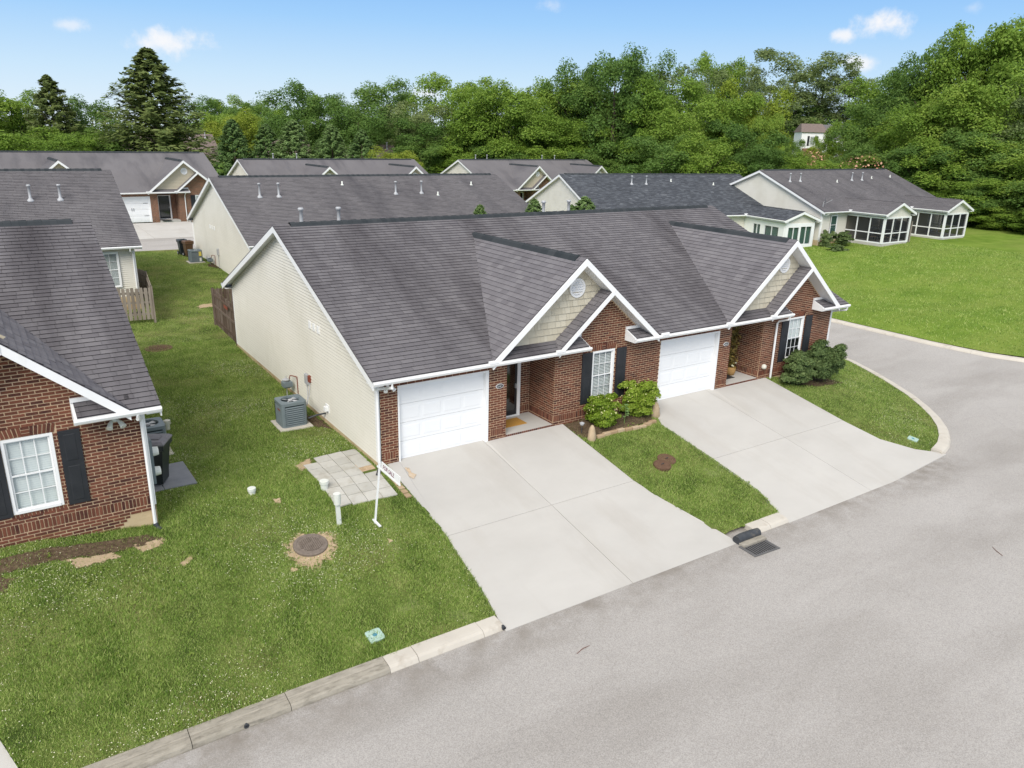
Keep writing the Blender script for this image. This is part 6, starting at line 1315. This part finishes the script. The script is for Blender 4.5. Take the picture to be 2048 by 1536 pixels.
ORD = ['second', 'third', 'fourth', 'fifth', 'sixth', 'seventh', 'eighth', 'ninth']
for (k, wh_, rw), l in TG.items():
    l.sort()
    for j, (_, i) in enumerate(l): TLAB[i] = ('%s %s %s' % (LOOK[k], rw, wh_)) + ('' if len(l) == 1 else ', leftmost' if j == 0 else ', rightmost' if j == len(l) - 1 else ', %s from left' % ORD[j - 1])
for i, (x, y, ztop, w, k) in enumerate(TREES):
    zb = far_ground_z(x, y) - .2; h = max(3.0, ztop - zb); cr = CROWN[k][i % len(CROWN[k])]; place = where(x, y); lab = TLAB[i]
    o = thing(KIND[k], lab, 'tree', (x, y, zb), RNG.uniform(0, 6.28), '%s %s' % (LOOK[k].replace('tree', 'trees').replace('cedar', 'cedars').replace('evergreen', 'evergreens'), place))
    ww = w * (1.22 if k in 'BDYAM' else 1.72 if k == 'R' else 1.36)
    c = link('crown', cr, o); c.scale = (ww * RNG.uniform(.92, 1.08), ww * RNG.uniform(.92, 1.08), h / (1.5 if k in 'BDYAM' else 1.6)); c.location = (0, 0, 0)
    t = link('trunk', TRUNK, o); t.scale = (h * .8, h * .8, h * .85)
    if k == 'M':
        n = 420; d = sphere_dirs(n); d[:, 2] = np.abs(d[:, 2]) * .8 + .15; P = d * np.array([ww * .52, ww * .52, h * .5]) * RNG.uniform(.85, 1.05, (n, 1)) + np.array([0, 0, h * .5]); V, F = leaf_quads(P, d, .14, 1.0); link('blossom', np_mesh('blossom', V, F, M['pinkflower']), o)
def bush(label, x, y, z, w, dth, h, key, leaf, clumps, per, name='flowering_bush', cat='bush', group=None, rz=0, flowers=0, boxy=False, flat=.0):
    o = thing(name, label, cat, (x, y, z), rz, group); me = broad_crown('foliage', LEAF[key], max(12, clumps // 3), 6, int(per * .62), leaf * .95, .04, rmaj=.17, rsub=.12, fill=.3); c = link('foliage', me, o); c.scale = (w, dth, h)
    s = MB()
    for k in range(5): a = 1.3 * k; s.tube([(.03 * math.cos(a), .03 * math.sin(a), 0), (.2 * w * math.cos(a), .2 * dth * math.sin(a), h * .55)], [.014, .006], 5)
    s.build('stem', M['bark'], o)
    if flowers:
        d = sphere_dirs(flowers); d[:, 2] = np.abs(d[:, 2]); P = d * np.array([w * .5, dth * .5, h * .48]) * RNG.uniform(.9, 1.06, (flowers, 1)) + np.array([0, 0, h * .5]); V, F = leaf_quads(P, d, .028, 1.0); link('blossom', np_mesh('blossom', V, F, M['blossom']), o)
    return o
M['blossom'] = varied('pale_blossom', [(0, (.48, .47, .17)), (1, (.60, .58, .32))], .8, .1, 1, 0)
bush('light green flowering bush at the left of the window, cream tips', 7.55, -.62, gz(7.5, -.6) - .03, 1.22, 1.0, 1.12, 'bush', .025, 44, 210, group='bushes under the left window', flowers=110)
bush('rounder bright green bush right of the window beside the white garage', 9.22, -.50, gz(9.2, -.5) - .03, 1.5, 1.0, 1.32, 'bush', .025, 50, 210, group='bushes under the left window', flowers=50)
bush('dark green shrub against the brick, left one of the pair', 17.35, -.75, -.18, 1.75, 1.25, 1.28, 'shrub', .024, 56, 240, 'dark_shrub', 'shrub', 'dark shrubs under the right window')
bush('dark green shrub at the house corner, right one of the pair', 19.0, -.70, -.25, 2.05, 1.3, 1.55, 'shrub', .022, 62, 260, 'dark_shrub', 'shrub', 'dark shrubs under the right window')
bush('brownish green bush by the window of far right house', 55.0, 22.7, .1, 1.9, 1.5, 1.2, 'shrub', .028, 44, 170, 'garden_bush', 'shrub', 'bushes by the far right house')
bush('thin dark shrub at the corner of the glazed sunroom', 53.5, 23.3, -.2, 1.2, 1.2, 1.6, 'shrub', .028, 38, 150, 'garden_bush', 'shrub', 'bushes by the far right house')
bush('low straggling bush in front of the glazed sunroom', 52.7, 21.6, -.35, 1.9, 1.5, .7, 'shrub', .045, 26, 70, 'garden_bush', 'shrub', 'bushes by the far right house')
for j, (x, y, w, h) in enumerate(((14.4, 18.3, 1.0, 5.2), (15.9, 18.3, .7, 4.6), (18.1, 18.4, 1.25, 5.4), (20.9, 18.5, .75, 5.0), (21.8, 18.4, 1.6, 5.45))):
    o = thing('evergreen_tree', ['feathery evergreen tip at left above the main ridge', 'tiny evergreen tip just over the main ridge', 'feathery evergreen tip left of the two ridge vents', 'thin evergreen tip between the ridge vents', 'widest feathery evergreen tip in front of the charcoal roof'][j], 'tree', (x, y, -.1), j, 'evergreen tips behind the main ridge')
    c = link('crown', CROWN['C'][j % 3], o); c.scale = (w * 3.2, w * 3.2, (h + .1) / 1.6); t = link('trunk', TRUNK, o); t.scale = (h * .7, h * .7, h * .9)
P = np.stack([RNG.normal(0, .11, 520), RNG.normal(0, .11, 520), RNG.uniform(.3, 2.0, 520)], 1); V, F = leaf_quads(P, np.stack([P[:, 0], P[:, 1], 0 * P[:, 0] + .1], 1) * 6, .045, 1.5); link('foliage', np_mesh('foliage', V, F, LEAF['basket']), pl)
MB().tube([(0, 0, .2), (.02, 0, 1.2), (0, .02, 1.9)], [.018, .014, .006], 6).build('stem', M['bark'], pl); 
for (x, z) in ((-.12, .42), (.08, .5), (-.05, .38)): MB().lathe([(.0, -.03), (.035, -.01), (.04, .02), (.01, .04)], 8, (x, -.16, z)).build('white_bloom', M['clover'], pl)
# woods closing the view far behind
def woods(name, x0, y0, x1, y1, n, h0, h1, m, seed, zg=0.0):
    r = np.random.default_rng(seed); P, Q = [], []
    for i in range(n):
        t = r.uniform(0, 1); c = np.array([x0 + (x1 - x0) * t + r.normal(0, 3), y0 + (y1 - y0) * t + r.normal(0, 3), 0]); h = r.uniform(h0, h1); w = r.uniform(3, 5.5); 
        for j in range(9):
            k = 70; d = sphere_dirs(k); o3 = r.normal(0, 1, 3); o3 /= np.linalg.norm(o3); o3[2] = abs(o3[2]) * .9 - .2; p = c + o3 * np.array([w, w, h * .5]) * .68 + d * w * .42 * r.uniform(.5, 1.1, (k, 1)) + np.array([0, 0, h * .5 + zg]); P.append(p); Q.append(d + o3 * .4 + np.array([0, 0, .3]))
    V, F = leaf_quads(np.concatenate(P), np.concatenate(Q), .27); o = link(name, np_mesh(name, V, F, m)); tag(o, None, None, None, 'stuff'); return o
woods('distant_woods', -40, 128, 60, 175, 90, 7, 11, LEAF['D'], 3); woods('distant_woods', 60, 150, 112, 120, 70, 9, 13, LEAF['D'], 4); woods('undergrowth', 60, 78, 92, 44, 60, 3, 5, LEAF['D'], 5); woods('undergrowth', 92, 42, 96, 8, 40, 4, 7, LEAF['D'], 6); woods('undergrowth', -30, 95, 12, 92, 60, 3, 4.6, LEAF['D'], 7); woods('undergrowth', 50, 92, 66, 84, 26, 3, 4.6, LEAF['D'], 12); woods('distant_woods', 150, 100, 190, 20, 90, 9, 15, LEAF['D'], 8, 2.0); woods('distant_woods', 112, 118, 150, 105, 40, 8, 12, LEAF['A'], 9, 2.0)
woods('undergrowth', 94, 70, 118, 56, 60, 2.5, 4.5, LEAF['D'], 11)
# ------------------------------------------------------------------ grass and clover
KEEP_OUT = [DR1, DR2, DR0, [(-1.72, -1.38), (-.1, -1.45), (-.1, 1.5), (-1.72, 1.5)], [(-.02, .0), (L, 0), (L, D), (0, D)], [(-30, -.68), (-5.72, -.3), (-5.95, 13.6), (-30, 13.6)], [(-5.8, 1.4), (-4.45, 1.4), (-4.45, 3.1), (-5.8, 3.1)], [(-1.5, 3.85), (-.4, 3.85), (-.4, 4.95), (-1.5, 4.95)]]
def lawn_points(n, x0, x1, y0, y1, dmin=.36):
    x = RNG.uniform(x0, x1, n); y = RNG.uniform(y0, y1, n); ok = inside(x, y, [tuple(p) for p in bound1])
    for p in KEEP_OUT: ok &= ~inside(x, y, p)
    for p in PATCH:
        c = np.mean(p, axis=0); q = [((a - c[0]) * .92 + c[0], (b - c[1]) * .92 + c[1]) for a, b in p]; ok &= ~(inside(x, y, q) & (RNG.uniform(0, 1, n) < .80))
    ok &= np.hypot(x + 2.82, y + 2.4) > .42
    return x[ok], y[ok]
def blades(name, m, x, y, zf, h0, h1, w, lean=.5):
    n = len(x); z = zf(x, y); h = RNG.uniform(h0, h1, n) * (.75 + .5 * (np.sin(x * 1.7 + np.sin(y * 1.1) * 2) * .5 + .5)); a = RNG.uniform(0, 6.283, n); b = RNG.uniform(0, 6.283, n); ww = w * RNG.uniform(.7, 1.4, n); lx, ly = np.cos(b) * h * lean * RNG.uniform(.2, 1.5, n), np.sin(b) * h * lean * RNG.uniform(.2, 1.5, n)
    A = np.stack([x - np.cos(a) * ww, y - np.sin(a) * ww, z - .01], 1); B_ = np.stack([x + np.cos(a) * ww, y + np.sin(a) * ww, z - .01], 1); C_ = np.stack([x + lx, y + ly, z + h], 1)
    V = np.stack([A, B_, C_], 1).reshape(-1, 3); F = np.arange(3 * n).reshape(n, 3); o = link(name, np_mesh(name, V, F, m)); o['kind'] = 'stuff'; return o
xs, ys = [], []
for n, x0, x1, y0, y1 in ((330000, -10, 1, -6.3, 3), (70000, 6, 11, -6.6, .2), (110000, 16, 26, -6.5, 3), (120000, -6.2, 0.2, 3, 16), (90000, -3.5, 4, 16, 41)):
    a, b = lawn_points(n, x0, x1, y0, y1); xs.append(a); ys.append(b)
x = np.concatenate(xs); y = np.concatenate(ys); blades('grass', M['blade'], x, y, lawn_z, .025, .072, .0075, .8)
n = 60000; x = RNG.uniform(32.5, 64, n); y = RNG.uniform(-6, 24, n); ok = inside(x, y, [tuple(p) for p in bound2]); blades('grass', M['blade'], x[ok], y[ok], far_z, .05, .11, .02, .9)
xs, ys = [], []
for n, x0, x1, y0, y1 in ((24000, -9, .3, -6.2, 3.5), (10000, 16.3, 26, -6.4, 2), (12000, -5, 0, 3, 14), (6000, -3, 4, 16, 40)):
    a, b = lawn_points(n, x0, x1, y0, y1); f = np.sin(a * 1.1 + 2 * np.sin(b * .7)) + np.sin(b * 1.3 + a * .4); k = f + RNG.normal(0, .7, len(a)) > .8; xs.append(a[k]); ys.append(b[k])
x = np.concatenate(xs); y = np.concatenate(ys); P = np.stack([x, y, lawn_z(x, y) + RNG.uniform(.03, .065, len(x))], 1); V, F = leaf_quads(P, np.tile([0, 0, 1.], (len(x), 1)), .0115, 1.0, .3); o = link('clover_flowers', np_mesh('clover_flowers', V, F, M['clover'])); o['kind'] = 'stuff'

x, y = lawn_points(3800, -10, 26, -6.4, 4); k = np.sin(x * .8 + 1) + np.sin(y * 1.1 + x * .3) + RNG.normal(0, .8, len(x)) > .9; x, y = np.repeat(x[k], 7), np.repeat(y[k], 7); x = x + RNG.normal(0, .035, len(x)); y = y + RNG.normal(0, .035, len(y))
P = np.stack([x, y, lawn_z(x, y) + RNG.uniform(.02, .05, len(x))], 1); V, F = leaf_quads(P, np.tile([0, 0, 1.], (len(x), 1)), .026, 1.3, .35); o = link('weeds', np_mesh('weeds', V, F, M['weed'])); o['kind'] = 'stuff'
